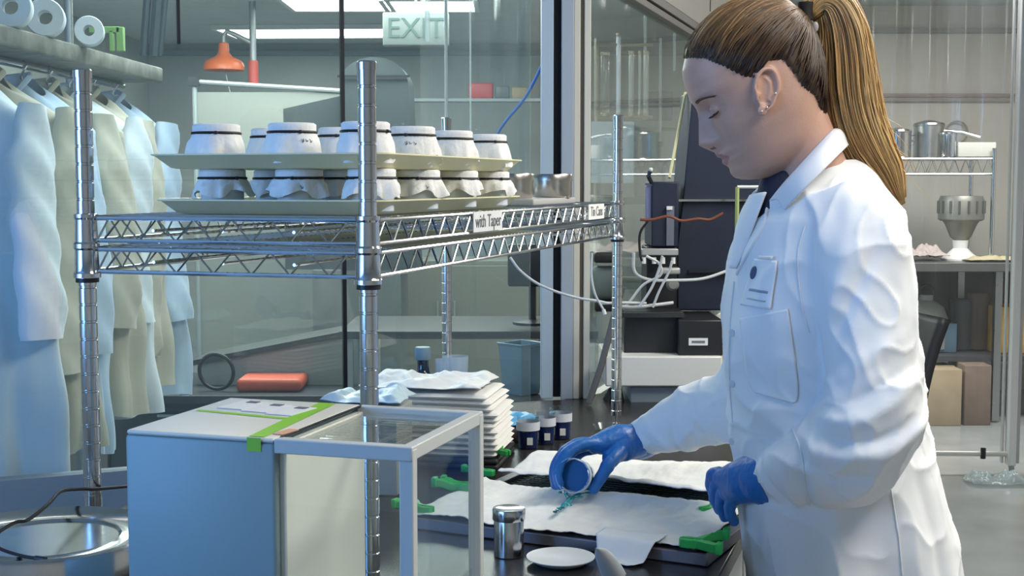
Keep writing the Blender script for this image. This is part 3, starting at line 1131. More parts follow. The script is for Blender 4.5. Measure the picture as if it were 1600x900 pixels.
# frame bars of the chamber
fx0, fx1 = part_x, BL
fw = .014
m = MB()
for y in (fw / 2, BW - fw / 2):
    m.box(((fx0 + fx1) / 2, y, BH - .0065), (fx1 - fx0, fw, .015))
    m.box(((fx0 + fx1) / 2, y, .02), (fx1 - fx0, fw, .04))
for y in (.0075, BW - .006):
    m.box((fx1 - fw / 2, y, BH / 2), (fw + .001, .0125, BH - .004))
for z in (BH - .008, .02):
    m.box((fx1 - fw / 2, BW / 2, z + (.0015 if z > .1 else 0)), (fw - .0006, BW - .01, .0146 if z > .1 else .04))
m.build('chamber_frame', FR, t, ang=30, bevel=.0014)
MB().rbox(((fx0 + fx1) / 2, BW / 2, .016), (fx1 - fx0 - .01, BW - .02, .03), .003).build('chamber_floor', BALC, t)
MB().lathe(((fx0 + fx1) / 2, BW / 2, .031), [(.012, 0), (.012, .02), (.04, .022), (.042, .026), (.04, .028)], 32).build('weighing_pan', STEEL, t)
BG = sheet_glass('balance_glass', (.96, .98, .98), rough=.01)
hw = (fx1 - fx0)
MB().box((fx0 + hw / 2, .006, BH / 2 + .01), (hw - .02, .002, BH - .05)).build('side_door_glass', BG, t)
MB().box((fx0 + hw / 2, BW - .006, BH / 2 + .01), (hw - .02, .002, BH - .05)).build('side_door_glass', BG, t)
MB().box((fx1 - .006, BW / 2, BH / 2 + .01), (.002, BW - .03, BH - .05)).build('front_glass', BG, t)
tg = MB().box((fx0 + hw / 2 - .002, BW / 2, BH - .006), (hw - .012, BW - .028, .002)).build('top_door_glass', BG, t)
MB().box((fx0 + .003, BW / 2, BH + .0005), (.003, BW - .02, .002)).build('door_seam', GASK, t)
LIME = mat('lime_tape', (.28, .62, .04), .5)
m = MB()
m.add([(part_x - .030, .004, BH + .0016), (part_x - .012, .004, BH + .0016), (part_x - .030, BW - .006, BH + .0016), (part_x - .052, BW - .006, BH + .0016)], [(0, 1, 2, 3)])
m.build('tape_strip', LIME, t)
m = MB()
m.add([(.010, BW * .60, BH + .0014), (.010, BW * .56, BH + .0014), (part_x - .030, BW * .46, BH + .0014), (part_x - .034, BW * .51, BH + .0014)], [(0, 1, 2, 3)])
m.build('tape_strip', LIME, t)
m = MB()
m.add([(part_x - .030, .001, BH - .010), (part_x - .014, .001, BH - .010), (part_x - .014, -.0008, BH - .013), (part_x - .030, -.0008, BH - .013),
       (part_x - .030, -.0008, BH + .0012), (part_x - .014, -.0008, BH + .0012)], [(3, 2, 5, 4)])
m.build('tape_end', LIME, t)
for k in range(3):
    x = .034 + k * .036
    lb_ = MB().box((x + .01, BW * .78 - k * .010, BH + .0018), (.034, .055, .0008), -.1).build('paper_label', PAPER, t)
    lb_['label'] = 'white paper label taped on the top'
    MB().box((x + .014, BW * .86 - k * .010, BH + .0026), (.014, .010, .0006), -.1).build('printed_mark', INK, t)
MB().box((part_x - .004, .035, BH + .0018), (.012, .03, .0008), -.15).build('orange_mark', mat('orange_print', (.75, .4, .25), .6), t)
for x in (.03, part_x - .02, BL - .02):
    pass

# ================================================================== steel drum at the left
q = Vector((-.600, 1.70, 0))
t = thing('steel_drum', 'round polished steel vessel with a flat lid at the lower left corner', 'drum', (q.x, q.y, BZ))
R_ = .140
MB().lathe((0, 0, 0), [(R_ - .01, 0), (R_ - .004, .004), (R_ - .004, .060), (R_ + .002, .064), (R_ + .002, .070), (R_ - .004, .074), (R_ - .004, .128)], 64).build('drum_body', mat('drum_steel', (.48, .47, .43), .12, 1), t, ang=30)
m = MB().lathe((0, 0, .118), [(R_ - .003, 0), (R_ + .003, .002), (R_ + .003, .030), (R_ + .001, .035), (R_ - .004, .037), (R_ - .010, .034), (R_ - .022, .028), (R_ - .040, .027),
                             (R_ - .046, .030), (R_ - .050, .027), (.001, .0265)], 64)
m.build('lid', STEEL, t, ang=30)
pts = [P(-30, 850, 1.62), P(20, 818, 1.66), P(44, 812, 1.67), P(75, 788, 1.72), P(95, 768, 1.80), P(125, 764, 1.86), P(150, 764, 1.90), P(200, 760, 2.0)]
tag(MB().tube(spline(pts, 50), .0024, 8).build('power_cable', RUBBER), 'black cable arching over the steel drum lid to the left rack post', 'cable')
q0 = [(-.85, 1.62), (-.76, 1.665), (-.70, 1.66), (-.665, 1.655), (-.63, 1.63), (-.595, 1.602), (-.575, 1.592)]
pts = [Vector((x, y, BZ + .1475 + (.010 if 1 < i < 4 else 0.003))) for i, (x, y) in enumerate(q0)]
t = thing('thin_cable', 'thin black cable lying across the steel drum lid', 'cable', pts[-1], world=True)
MB().tube(spline(pts, 40), .0022, 8).build('wire', RUBBER, t)
MB().cyl(pts[-1], pts[-1] + Vector((.014, -.006, 0)), .0035, 10).build('plug', BLACKP, t)

# ================================================================== things on the bench
# stack of folded white pads on dark boards
TOWEL = mat('folded_white_wipes', (.80, .80, .77), .9, bump=.4, bscale=90)
BOARD = mat('dark_board', (.03, .03, .032), .5)
sc_ = Vector((-.135, 2.90, 0))
syaw = YAW + .12
ex = Vector((math.cos(syaw), math.sin(syaw), 0))
ey = Vector((-ex.y, ex.x, 0))
z = BZ
rr_ = random.Random(9)
for k in range(2):
    o = MB().rbox(sc_ + Vector((0, 0, z + .006)), (.25, .21, .011), .004, syaw).build('dark_board', BOARD)
    tag(o, ('black board lying on the bench, bottom of the pile of white wipes', 'black board directly under the folded white wipes')[k], 'board', 'dark boards under the wipes')
    z += .0125
for k in range(11):
    dx, dy = rr_.uniform(-.004, .004) - (k > 7) * .006 * (k - 7), rr_.uniform(-.004, .004)
    hh = .0118
    cx = sc_ + ex * dx + ey * dy
    m = MB()
    m.rbox((0, 0, 0), (.245, .20, hh * .96), .0055, 0)
    if k > 7:
        # upper ones slump to the left
        for v_ in m.v:
            v_.z += 0
    for v_ in m.v:
        pass
    vv = []
    m2 = MB()

    def top(u, v, s_=1, k=k, hh=hh):
        x, y = (u - .5) * .245, (v - .5) * .20
        e = min(1, min(u, 1 - u, v, 1 - v) / .05)
        prof = math.sqrt(max(0, 1 - (1 - e) ** 2)) * hh * .49
        wob = .0005 * math.sin(23 * x + k) * math.sin(31 * y + 2 * k)
        if k > 8:
            wob += 0
        return (x, y, s_ * prof + wob)
    m2.grid(lambda u, v: top(u, v, 1), 34, 28)
    m2.grid(lambda u, v: top(u, v, -1), 34, 28)
    Rm = Matrix.Rotation(syaw + rr_.uniform(-.02, .02), 3, 'Z')
    m2.v = [Rm @ v_ + cx + Vector((0, 0, z + hh / 2)) for v_ in m2.v]
    o = m2.build('folded_wipe', TOWEL, ang=60)
    pos = ['bottom', 'second from the bottom', 'third from the bottom', 'fourth from the bottom', 'fifth from the bottom', 'middle', 'fifth from the top',
           'fourth from the top', 'third from the top', 'second from the top', 'top'][k]
    tag(o, 'folded white wipe in the tall pile behind the balance, %s one' % pos, 'wipe', 'pile of folded white wipes')
    z += hh + .0003
# crumpled plastic bags thrown on the pile


def crumple(name, c, sx, sy, h, seed, m_, label, cat, yaw=0., solid=.0012, base=None, nu=60, droop=0.):
    o1, o2 = random.Random(seed).uniform(0, 50), random.Random(seed + 1).uniform(0, 50)

    def fn(u, v):
        x, y = (u - .5) * sx, (v - .5) * sy
        e = min(1, min(u, 1 - u, v, 1 - v) / .18)
        n1 = noise.noise(Vector((x * 14 + o1, y * 14 + o2, 0)))
        n2 = abs(noise.noise(Vector((x * 34 + o2, y * 34, 3))))
        zz = h * (.35 + .9 * n1 + .5 * n2) * (.25 + .75 * math.sin(e * PI / 2)) + h * .35
        x += .012 * noise.noise(Vector((y * 20, o1, x * 9)))
        y += .012 * noise.noise(Vector((x * 20, o2, y * 9)))
        d = max(abs(u - .5), abs(v - .5)) * 2
        return Vector((x, y, max(.001, zz) - droop * max(0, d - .75)))
    m = MB().grid(fn, nu, nu)
    Rm = Matrix.Rotation(yaw, 3, 'Z')
    m.v = [Rm @ v_ + Vector(c) for v_ in m.v]
    return tag(m.build(name, m_, ang=70, solid=solid), label, cat)


BAGB = mat('pale_blue_bag', (.55, .72, .82), .3, var=.12, vscale=30)
BAGW = mat('white_bag', (.76, .78, .78), .45, bump=.4, bscale=60)
crumple('plastic_bag', (sc_.x - .045, sc_.y + .01, z + .0015), .27, .20, .022, 4, BAGW, 'crumpled white plastic bag draped on top of the folded wipes', 'bag', syaw)
crumple('wipe_packet', (P(575, 640, 2.62).x, 2.62, .93), .16, .12, .024, 12, BAGB, 'crumpled pale blue packet leaning left of the folded wipes behind the centre post', 'packet', syaw, base=None)
# the packet rests on a carton
o = MB().rbox((P(575, 640, 2.62).x, 2.62, BZ + .0845), (.15, .12, .169), .004, syaw).build('carton', mat('grey_carton', (.30, .33, .33), .7))
tag(o, 'plain grey carton behind the balance carrying the pale blue packet', 'carton')

# reagent bottle and beakers behind the pile
GB = sheet_glass('clear_glassware', (.93, .96, .97), rough=.02, ior=1.5)
BLUEDK = mat('dark_blue_liquid', (.004, .015, .09), .12, coat=.5)
q = P(661, 600, 3.30)
q.z = BZ
t = thing('reagent_bottle', 'dark blue glass reagent bottle with a pale cap behind the white pile', 'bottle', q)
hb = .165
BOT = mat('dark_blue_glass', (.004, .018, .05), .06, coat=1)
MB().lathe((0, 0, 0), [(.030, 0), (.034, .003), (.036, .03), (.036, .10), (.033, .115), (.017, .135), (.0145, .15), (.0145, .168)], 32).build('bottle_body', BOT, t)
MB().lathe((0, 0, .166), [(.019, 0), (.020, .002), (.020, .028), (.018, .031), (.001, .031)], 28).build('cap', mat('pale_blue_cap', (.25, .36, .42), .5), t)
for (px, py, Y, r_, h_, lb) in ((690, 590, 3.28, .016, .17, 'small clear vial standing close beside the dark blue bottle'),
                                (712, 590, 3.18, .031, .19, 'clear plastic tumbler behind the top of the white pile')):
    q = P(px, py, Y)
    q.z = BZ
    m = MB().lathe(q, [(r_ * .8, 0), (r_, h_), (r_ * .92, h_), (r_ * .75, .004), (.001, .004)], 28)
    tag(m.build('clear_tumbler', sheet_glass('frosted_tumbler', (.84, .88, .92), haze=.25, rough=.1, ior=1.5)), lb, 'tumbler')

# three cups of dark blue liquid
for (px, pb, Y, r_, lb) in ((825, 700, 3.02, .0265, 'left and nearest'), (852, 693, 3.09, .024, 'middle'), (876, 685, 3.17, .0265, 'right and farthest')):
    q = PZ(px, pb, BZ)
    t = thing('blue_cup', 'cup of dark blue liquid with white band, %s of three' % lb, 'cup', q, 0, 'cups of dark blue liquid')
    h_ = .074
    MB().lathe((0, 0, 0), [(r_ * .90, 0), (r_, h_), (r_ * .95, h_), (r_ * .86, .002), (.001, .002)], 28).build('cup_wall', GB, t)
    MB().lathe((0, 0, .003), [(r_ * .85, 0), (r_ * .92, h_ * .55), (.001, h_ * .55)], 28).build('liquid', BLUEDK, t)
    MB().lathe((0, 0, h_ * .58), [(r_ * 1.02, 0), (r_ * 1.02, h_ * .26)], 28, cap=False).build('white_band', mat('cup_band', (.62, .66, .74), .6), t)
    MB().box((.004, -r_ * .97, h_ * .27), (.013, .002, .016)).build('paper_label', PAPER, t)
q = PZ(800, 690, BZ)
o = MB().rbox((P(803, 665, 3.12).x, 3.14, BZ + .015), (.12, .09, .03), .003, .3).build('glove_box', mat('dark_carton', (.05, .03, .04), .6))
tag(o, 'low dark carton under the crumpled blue gloves left of the blue cups', 'carton')
crumple('spare_gloves', (P(800, 665, 3.12).x, 3.14, BZ + .031), .12, .085, .022, 21, mat('cyan_glove_film', (.10, .38, .68), .3), 'crumpled light blue spare gloves left of the three blue cups', 'gloves', .2)
q = PZ(945, 672, BZ)
o = MB().lathe(q, [(.020, 0), (.030, .014), (.028, .014), (.019, .002), (.001, .002)], 28).build('glass_dish', GB)
tag(o, 'small shallow glass dish on the bench by the foot of the far rack post', 'dish')

# ------------------------------------------------------------------ screen frame with the two white sheets
FR_, FL_, BR_ = PZ(1098, 868, .775), PZ(655, 812, .775), None
ux = (FL_ - FR_)
Wt = ux.length
ux = ux.normalized()
uy = Vector((ux.y, -ux.x, 0))
if uy.y < 0:
    uy = -uy
Lt = .60
to = FR_.copy()
to.z = 0


def tp(a, b, z):
    """a: 0 right .. 1 left, b: 0 front .. 1 back"""
    return to + ux * (a * Wt) + uy * (b * Lt) + Vector((0, 0, z))


tyaw = math.atan2(-ux.y, -ux.x)
t = thing('drying_screen', 'flat grey metal screen frame holding two white sheets on the bench', 'screen', (to.x, to.y, BZ), world=True)
SCR = mat('dull_zinc_frame', (.23, .22, .25), .4, .6)
m = MB()
for (a0, b0, a1, b1) in ((0, 0, 1, 0), (0, 1, 1, 1), (0, 0, 0, 1), (1, 0, 1, 1)):
    p, q = tp(a0, b0, BZ + .011), tp(a1, b1, BZ + .011)
    c_ = (p + q) / 2
    L = (q - p).length + .02
    if b0 == b1:
        m.box(c_, (L, .024, .020), tyaw)
    else:
        m.box(c_, (.024, L, .020), tyaw)
m.build('frame', SCR, t, bevel=.002)
m = MB()
for k in range(1, 30):
    m.cyl(tp(k / 30, 0, BZ + .012), tp(k / 30, 1, BZ + .012), .0011, 5)
for k in range(1, 34):
    m.cyl(tp(0, k / 34, BZ + .013), tp(1, k / 34, BZ + .013), .0011, 5)
m.build('mesh_wires', mat('dark_mesh_wire', (.13, .14, .11), .5, .3), t)
m = MB().box(tp(.5, .5, BZ + .0065), (Wt - .03, Lt - .03, .006), tyaw)
m.build('backing', mat('screen_backing_dark', (.30, .32, .26), .7), t)

SHEET = mat('white_filter_sheet', (.76, .76, .74), .85, bump=.6, bscale=45, var=.05, vscale=30)


def sheet(a0, a1, b0, b1, z0, seed, hump, label, flap=None, b0f=None, b1f=None):
    o1 = seed * 7.3

    def fn(u, v):
        a = a0 + (a1 - a0) * u
        lo = b0 + (b0f(u) if b0f else 0)
        hi = b1 + (b1f(u) if b1f else 0)
        b = lo + (hi - lo) * v
        n1 = noise.noise(Vector((a * 5 + o1, b * 5, 0)))
        n2 = noise.noise(Vector((a * 17 + o1, b * 12, 4)))
        n3 = noise.noise(Vector((a * 60 + o1, b * 22, 7)))
        z = z0 + .004 + .005 * n1 + .0035 * n2 + .0013 * n3 + hump(u, v)
        p = tp(a, b, 0)
        return Vector((p.x, p.y, max(z, BZ + .0235)))
    return tag(MB().grid(fn, 150, 90).build('filter_sheet', SHEET, ang=75, solid=.0012), label, 'sheet', 'white sheets on the screen')


sheet(.02, 1.03, -.02, .43, BZ + .024, 1, lambda u, v: .012 * math.exp(-((v - .97) / .1) ** 2) * (.6 + .5 * math.sin(5 * u)),
      'front white sheet on the screen, stained by a trickle of blue green liquid', b0f=lambda u: .012 * math.sin(9 * u), b1f=lambda u: .045 - .065 * math.sin(PI * u) ** .6)
sheet(-.06, .98, .52, .99, BZ + .026, 2, lambda u, v: .030 * math.exp(-((v - .55) / .28) ** 2) * (.75 + .35 * math.sin(6 * u + .5)) + .018 * math.exp(-((v - .04) / .10) ** 2),
      'rear white sheet on the screen, bulging and held down by the gloved left hand', b0f=lambda u: -.035 + .04 * math.sin(PI * u) + .008 * math.sin(11 * u), b1f=lambda u: .02 * math.sin(6 * u))
# flap hanging over the front edge of the screen
fa0, fa1 = .34, .13


def flapf(u, v):
    a = fa0 + (fa1 - fa0) * (u if v < .5 else .5 + (u - .5) * (1 - .45 * max(0, (v - .45)) / .55))
    b = .04 - .15 * v
    z = BZ + .034 - (.030 * min(1, max(0, (v - .52) / .25)) ** 1.2)
    p = tp(a, b, 0)
    return Vector((p.x, p.y, max(z, BZ + .002) + .001 * math.sin(14 * u)))


o = MB().grid(flapf, 24, 20).build('paper_flap', mat('smooth_white_card', (.74, .76, .78), .5), ang=60, solid=.001)
tag(o, 'smooth white tab folded over the front edge of the screen', 'card')
# trickle of teal liquid on the front sheet
TEAL = mat('teal_liquid', (.03, .36, .38), .12, coat=.6)
TEALD = mat('dark_teal_liquid', (.02, .12, .14), .15, coat=.6)
t = thing('liquid_trickle', 'blue green liquid trickling over the front white sheet below the cup', 'liquid', PZ(885, 785, BZ + .034), world=True)
for (pl, wd, mm) in (([(925, 768), (905, 772), (890, 778), (880, 790), (870, 797)], .0035, TEAL), ([(910, 776), (893, 777), (884, 768), (874, 770)], .003, TEAL),
                     ([(880, 793), (869, 799), (866, 800)], .003, TEALD), ([(896, 778), (888, 786), (892, 790)], .0025, TEAL)):
    pts = [PZ(x, y, BZ + .040) for x, y in pl]
    m = MB().tube(spline(pts, 16), [wd * (1 + .5 * math.sin(k * 1.9)) for k in range(16)], 8, flat=.5, up=(1, 0, 0))
    m.build('liquid_streak', mm, t)


def spring_clip(c, yaw, label, sc=1.):
    """two arms crossing at a coil spring, wide flared finger grips, lying over the frame edge"""
    t = thing('spring_clip', label, 'clip', c, yaw, 'green spring clips on the screen')
    for s_ in (-1, 1):
        out = [(-.034, .002), (-.030, .010), (-.016, .013), (-.004, .010), (.008, .016), (.022, .030), (.036, .036), (.041, .028), (.030, .020), (.016, .010), (.004, .002), (-.010, .004), (-.026, .003)]
        m = MB().prism([(x * sc, y * s_ * sc) for x, y in out], -.006 * sc, .008 * sc)
        m.v = [v_ + Vector((0, 0, (.010 * sc if v_.x > .012 * sc else 0) * (1 if s_ > 0 else .2))) for v_ in m.v]
        j = m.build('jaw', GREENC, t, bevel=.0012)
        MB().rbox((.036 * sc, .029 * s_ * sc, (.013 if s_ > 0 else .004) * sc), (.010 * sc, .018 * sc, .018 * sc), .002).build('finger_grip', GREENC, j)
    m = MB()
    for k in range(3):
        m.torus((-.001 * sc, 0, (-.004 + .005 * k) * sc), .0075 * sc, .0013 * sc, (0, 0, 1), 20, 6)
    m.build('spring', STEEL, t)
    return t


clips = [((1094, 850), -.35, 'large green spring clip at the near right corner of the screen', 1.0, .034),
         ((1113, 795), .5, 'green spring clip on the right side of the screen under the gloved left hand', .8, .030),
         ((655, 795), 2.6, 'green spring clip at the near left corner seen through the balance glass', .9, .030),
         ((715, 760), 2.9, 'green spring clip on the left side of the screen seen through the balance glass', 1.0, .034),
         ((754, 738), 2.7, 'green spring clip on the left side just right of the balance frame', .8, .034),
         ((782, 706), 2.3, 'green spring clip at the far left corner next to the pile of wipes', .8, .034)]
for (pp, ya, lb, sc, zo) in clips:
    q = PZ(pp[0], pp[1], BZ + zo)
    spring_clip(q, ya, lb, sc)

# steel canister, white dish and scoop in front
q = PZ(795, 868, BZ)
t = thing('steel_canister', 'small polished steel canister with a lid standing in front of the screen', 'canister', q)
MB().lathe((0, 0, 0), [(.023, 0), (.0245, .0015), (.0245, .062), (.0235, .064)], 40).build('canister_body', STEEL, t, ang=30)
MB().lathe((0, 0, .060), [(.0262, 0), (.0268, .002), (.0268, .016), (.0255, .0185), (.020, .0175), (.001, .0165)], 40).build('lid', STEEL, t, ang=30)
q = PZ(876, 880, BZ)
t = thing('white_dish', 'flat oval white dish lying on the bench in front of the screen', 'dish', q)
MB().lathe((0, 0, 0), [(.034, 0), (.040, .002), (.054, .010), (.0545, .0115), (.052, .0115), (.040, .0095), (.001, .0085)], 48).build('dish_body', mat('white_ceramic', (.82, .82, .8), .3), t)
a, b = PZ(962, 915, BZ), P(932, 856, 1.93)
t = thing('scoop', 'white plastic scoop standing on edge beside the white dish at the bottom edge', 'scoop', a, world=True)


def sc_f(u, v):
    p = a.lerp(b, v)
    wd = .020 * math.sin(PI * (.12 + .88 * (1 - v) ** .8 if v > .02 else 1) * .5 + .0) * (1 if v < .8 else max(.12, 1 - ((v - .8) / .2) ** 2))
    ang = (u - .5) * PI * .9
    side = Vector((.45, -.3, .35)).normalized()
    nrm = (b - a).normalized().cross(side)
    return p + side * math.sin(ang) * wd + nrm * (1 - math.cos(ang)) * wd * .8


MB().grid(sc_f, 20, 30).build('blade', mat('scoop_white', (.74, .77, .80), .35), t, solid=.0018)

# ================================================================== instruments at the far end of the bench
WB = mat('instrument_white', (.66, .67, .64), .4)


def dbox(name, px0, px1, py0, py1, Y, depth, m_, parent, bev=.004, lift=0.):
    """box aligned with the bench whose near left face corner stands at pixel px0, distance Y"""
    a = P(px0, py1, Y)
    zt = P(px0, py0, Y).z
    zb = a.z + lift
    w_ = (px1 - px0) / FPX * Y
    c_ = Vector((a.x + w_ / 2, Y + depth / 2, (zt + zb) / 2))
    return MB().box(c_, (w_, depth, zt - zb)).build(name, m_, parent, bevel=bev)


t = thing('instrument_base', 'white box shaped instrument base on black feet under the black module', 'instrument', P(1000, 628, 3.62), world=True)
dbox('housing', 946, 1130, 557, 604, 3.62, .30, WB, t)
dbox('lower_skirt', 985, 1120, 604, 632, 3.66, .25, mat('grey_blue_skirt', (.32, .37, .40), .5), t)
for px in (955, 968):
    p = P(px, 607, 3.68)
    MB().tube([p, Vector((p.x - .01 * (px < 960), p.y, BZ + .0))], [.006, .014], 12).build('foot', BLACKP, t)
t = thing('sample_module', 'low black instrument module with a small white label on the white base', 'instrument', P(1050, 555, 3.66), world=True)
b_ = dbox('housing', 975, 1068, 487, 556, 3.70, .24, BLACKP, t)
b_ = dbox('front_block', 1060, 1130, 500, 556, 3.64, .25, BLACKP, t)
p = P(1091, 534, 3.638)
MB().box(p, (.052, .002, .020)).build('label', PAPER, t)
MB().box(p + Vector((0, -.0015, 0)), (.036, .001, .006)).build('printed_line', INK, t)
MB().box(P(1020, 492, 3.685), (.17, .02, .012)).build('lid_edge', mat('soft_black', (.035, .037, .04), .5), t)
t = thing('chromatography_tower', 'tall dark navy instrument tower behind the face of the woman', 'instrument', P(1110, 500, 3.9), world=True)
a = [P(x, y, 3.84) for x, y in ((1058, 485), (1058, 385), (1070, 282), (1082, 140), (1190, 140), (1190, 485))]
m = MB()
m.add([Vector((q.x, 3.84, q.z)) for q in a] + [Vector((q.x, 4.1, q.z)) for q in a], [(0, 1, 2, 3, 4, 5), (11, 10, 9, 8, 7, 6)] + [(i, (i + 1) % 6, (i + 1) % 6 + 6, i + 6) for i in range(6)])
m.build('tower_housing', NAVYP, t, bevel=.004)
MB().box((P(1110, 312, 3.80).x, 3.83, P(1085, 313, 3.83).z), (.27, .015, .006)).build('silver_trim', CHROME, t)
o = MB().box((P(1125, 400, 3.8).x, 3.83, P(1125, 424, 3.83).z), (.17, .02, .006)).build('panel_joint', BLACKP, t)
t = thing('pump_module', 'dark navy pump module with a grey gauge strip left of the tower', 'instrument', P(1045, 385, 3.78), world=True)
dbox('housing', 1018, 1060, 284, 386, 3.76, .2, NAVYP, t)
dbox('gauge_strip', 1041, 1053, 322, 384, 3.752, .006, mat('gauge_grey', (.16, .17, .22), .4), t, .001)
p = P(1046, 325, 3.75)
MB().box(p, (.016, .006, .010)).build('gauge_cap', WHITEP, t)
MB().tube([P(1016, 268, 3.74), P(1013, 275, 3.74), P(1018, 286, 3.76)], .006, 8).build('hook', BLACKP, t)
MB().ball(P(1017, 265, 3.74), .006, 8).build('knob', WHITEP, t)
dbox('column_heater', 1009, 1018, 290, 345, 3.77, .03, mat('lilac_grey', (.2, .22, .36), .5), t, .002)
# shelf carrying the pump module
dbox('support', 1010, 1058, 386, 487, 3.80, .16, mat('deep_black', (.008, .009, .011), .6), t)
t = thing('valve_block', 'pale metal valve block with fittings on the black instruments', 'valve', P(1030, 395, 3.72), world=True)
dbox('manifold', 1003, 1060, 389, 399, 3.70, .04, mat('pale_metal', (.45, .46, .45), .35, .4), t, .002)
for x in (1006, 1022, 1036, 1052):
    MB().cyl(P(x, 402, 3.71), P(x, 412, 3.71), .006, 10).build('fitting', WHITEP, t)
MB().lathe(P(1050, 445, 3.71), [(.015, 0), (.017, .004), (.017, .024), (.012, .03)], 16, (0, -1, .1)).build('filter_cup', mat('dull_grey', (.2, .21, .2), .4), t)
MB().rbox(P(1045, 423, 3.72), (.06, .03, .018), .004).build('sensor_head', mat('pale_metal', (.45, .46, .45), .35, .4), t)

tubes = [([(990, 395), (992, 425), (1015, 437), (1055, 438), (1100, 435), (1145, 420)], 3.62, .0042, 'pale tube looping low across the instruments to the right', CABLEW),
         ([(1010, 400), (1030, 412), (1032, 430), (1005, 445), (985, 470), (978, 478)], 3.60, .0036, 'pale tube bending down left from the valve block', CABLEW),
         ([(1035, 400), (1030, 420), (1018, 450), (1000, 478)], 3.58, .0036, 'pale straight tube falling from the valve block to the black module', CABLEW),
         ([(1050, 408), (1045, 425), (1030, 455), (1020, 480)], 3.60, .0036, 'pale tube right of the valve block running down', CABLEW),
         ([(960, 478), (990, 480), (1020, 477), (1052, 473)], 3.62, .0045, 'thick pale tube lying on top of the black module', CABLEW),
         ([(940, 474), (975, 473), (1010, 474)], 3.60, .0036, 'pale tube entering the black module from the left', CABLEW)]
for pl, Y, r_, lb, mm in tubes:
    pts = [P(x, y, Y + .006 * i) for i, (x, y) in enumerate(pl)]
    tag(MB().tube(spline(pts, 30), r_, 8).build('tubing', mm), lb, 'tube', 'pale tubes on the instruments')
pts = [P(x, y, 3.55) for x, y in ((797, 402), (812, 422), (838, 442), (870, 456), (905, 466), (932, 470), (950, 474))]
tag(MB().tube(spline(pts, 40), .0035, 8).build('white_cable', CABLEW), 'white cable sagging across the corner post from under the rack shelf', 'cable')
pts = [P(x, y, 3.5) for x, y in ((925, 395), (924, 430), (930, 460), (943, 484))]
t = thing('probe_cable', 'short grey probe cable with a white tip hanging right of the corner post', 'cable', pts[-1], world=True)
MB().tube(spline(pts, 24), .003, 8).build('wire', CABLEW, t)
MB().cyl(pts[-1], pts[-1] + Vector((.004, 0, -.012)), .005, 8).build('tip', WHITEP, t)
pts = [P(x, y, 3.70) for x, y in ((1000, 343), (1020, 343), (1045, 338), (1065, 345), (1090, 342), (1110, 343), (1130, 333))]
tag(MB().tube(spline(pts, 40), .004, 8).build('red_wire', mat('rust_wire', (.20, .06, .035), .5)), 'rust red wire running across the dark pump module', 'wire')
pts = [P(x, y, 3.66) for x, y in ((1012, 345), (1000, 365), (1000, 395), (1003, 408))]
tag(MB().tube(spline(pts, 24), .0035, 8).build('black_wire', RUBBER), 'black wire dropping left of the pump module', 'wire')
o = MB().cyl(P(1071, 145, 3.95), P(1046, 278, 3.82), .0045, 8).build('glass_rod', mat('straw_yellow', (.62, .58, .33), .4))
tag(o, 'slanted straw yellow rod standing left of the tall navy tower', 'rod')
pts = [P(920, 630, 3.60), P(940, 570, 3.62), P(958, 500, 3.64), P(972, 450, 3.66)]
tag(MB().tube(pts, .009, 8).build('support_strut', mat('dark_strut', (.09, .09, .095), .5)), 'dark slanted strut between the corner post and the far rack post', 'strut')
t = thing('dark_device', 'dark hanging device behind the far rack post beside the corner post', 'device', P(950, 430, 3.9), world=True)
MB().rbox(P(947, 402, 3.86), (.07, .05, .03), .006).build('head', BLACKP, t)
MB().rbox(P(943, 442, 3.88), (.075, .05, .10), .02).build('body', mat('blue_grey_can', (.13, .18, .19), .5), t)
MB().rbox(P(945, 478, 3.86), (.06, .05, .03), .006).build('foot', BLACKP, t)
t = thing('small_rack', 'small lime and white open holder standing right of the navy tower', 'holder', P(1158, 320, 3.7), world=True)
m = MB()
a, b, c_, d_ = P(1152, 330, 3.70), P(1152, 292, 3.70), P(1185, 292, 3.70), P(1185, 330, 3.70)
a.z = d_.z = BZ
MB().tube([b, c_], .0045, 6).build('top_bar', WHITEP, t)
MB().tube([a, b], .006, 6).build('upright', mat('lime_plastic', (.35, .42, .15), .5), t)
MB().tube([d_, c_], .006, 6).build('upright', mat('lime_plastic', (.35, .42, .15), .5), t)

# behind the second pane: glass columns, paper, blurry shelves
gy = 5.0
GCOL = mat('frosted_column', (.45, .48, .42), .25, coat=.6)
BRASS = mat('brass_fitting', (.42, .36, .24), .35, .7)
q = P(985, 190, gy)
t = thing('glass_column_set', 'row of tall glass columns with brass fittings behind the second pane', 'glassware', (q.x, gy, q.z), world=True)
for (px, y0, y1, wd, mm) in ((945, 85, 180, 13, 1), (966, 55, 180, 7, 2), (986, 83, 180, 8, 0), (999, 83, 180, 4, 0), (1009, 83, 180, 8, 0)):
    a, b = P(px, y1, gy), P(px, y0, gy)
    r_ = wd / 2 / FPX * gy
    MB().lathe(a, [(r_ * .6, 0), (r_, .01), (r_, (b.z - a.z) - .01), (r_ * .6, (b.z - a.z))], 16).build('column', (GCOL, sheet_glass('tinted_glassware', (.75, .74, .66), haze=.1, ior=1.5), mat('bright_column', (.8, .86, .9), .2, coat=1))[mm], t)
    for zz in (a.z, b.z):
        MB().lathe((a.x, gy, zz - .006), [(r_ * .9, 0), (r_ * 1.1, .002), (r_ * 1.1, .012), (r_ * .9, .014)], 16).build('fitting', BRASS, t)
m = MB()
for y in (70, 183):
    m.cyl(P(932, y, gy), P(1020, y, gy), .006, 8)
m.cyl(P(932, 60, gy), Vector((P(932, 60, gy).x, gy, BZ + .1)), .008, 8)
m.build('support_frame', BRASS, t)
o = MB().box(P(957, 238, 4.75), (.15, .004, .215)).build('paper_notice', mat('pale_blue_paper', (.42, .50, .52), .8))
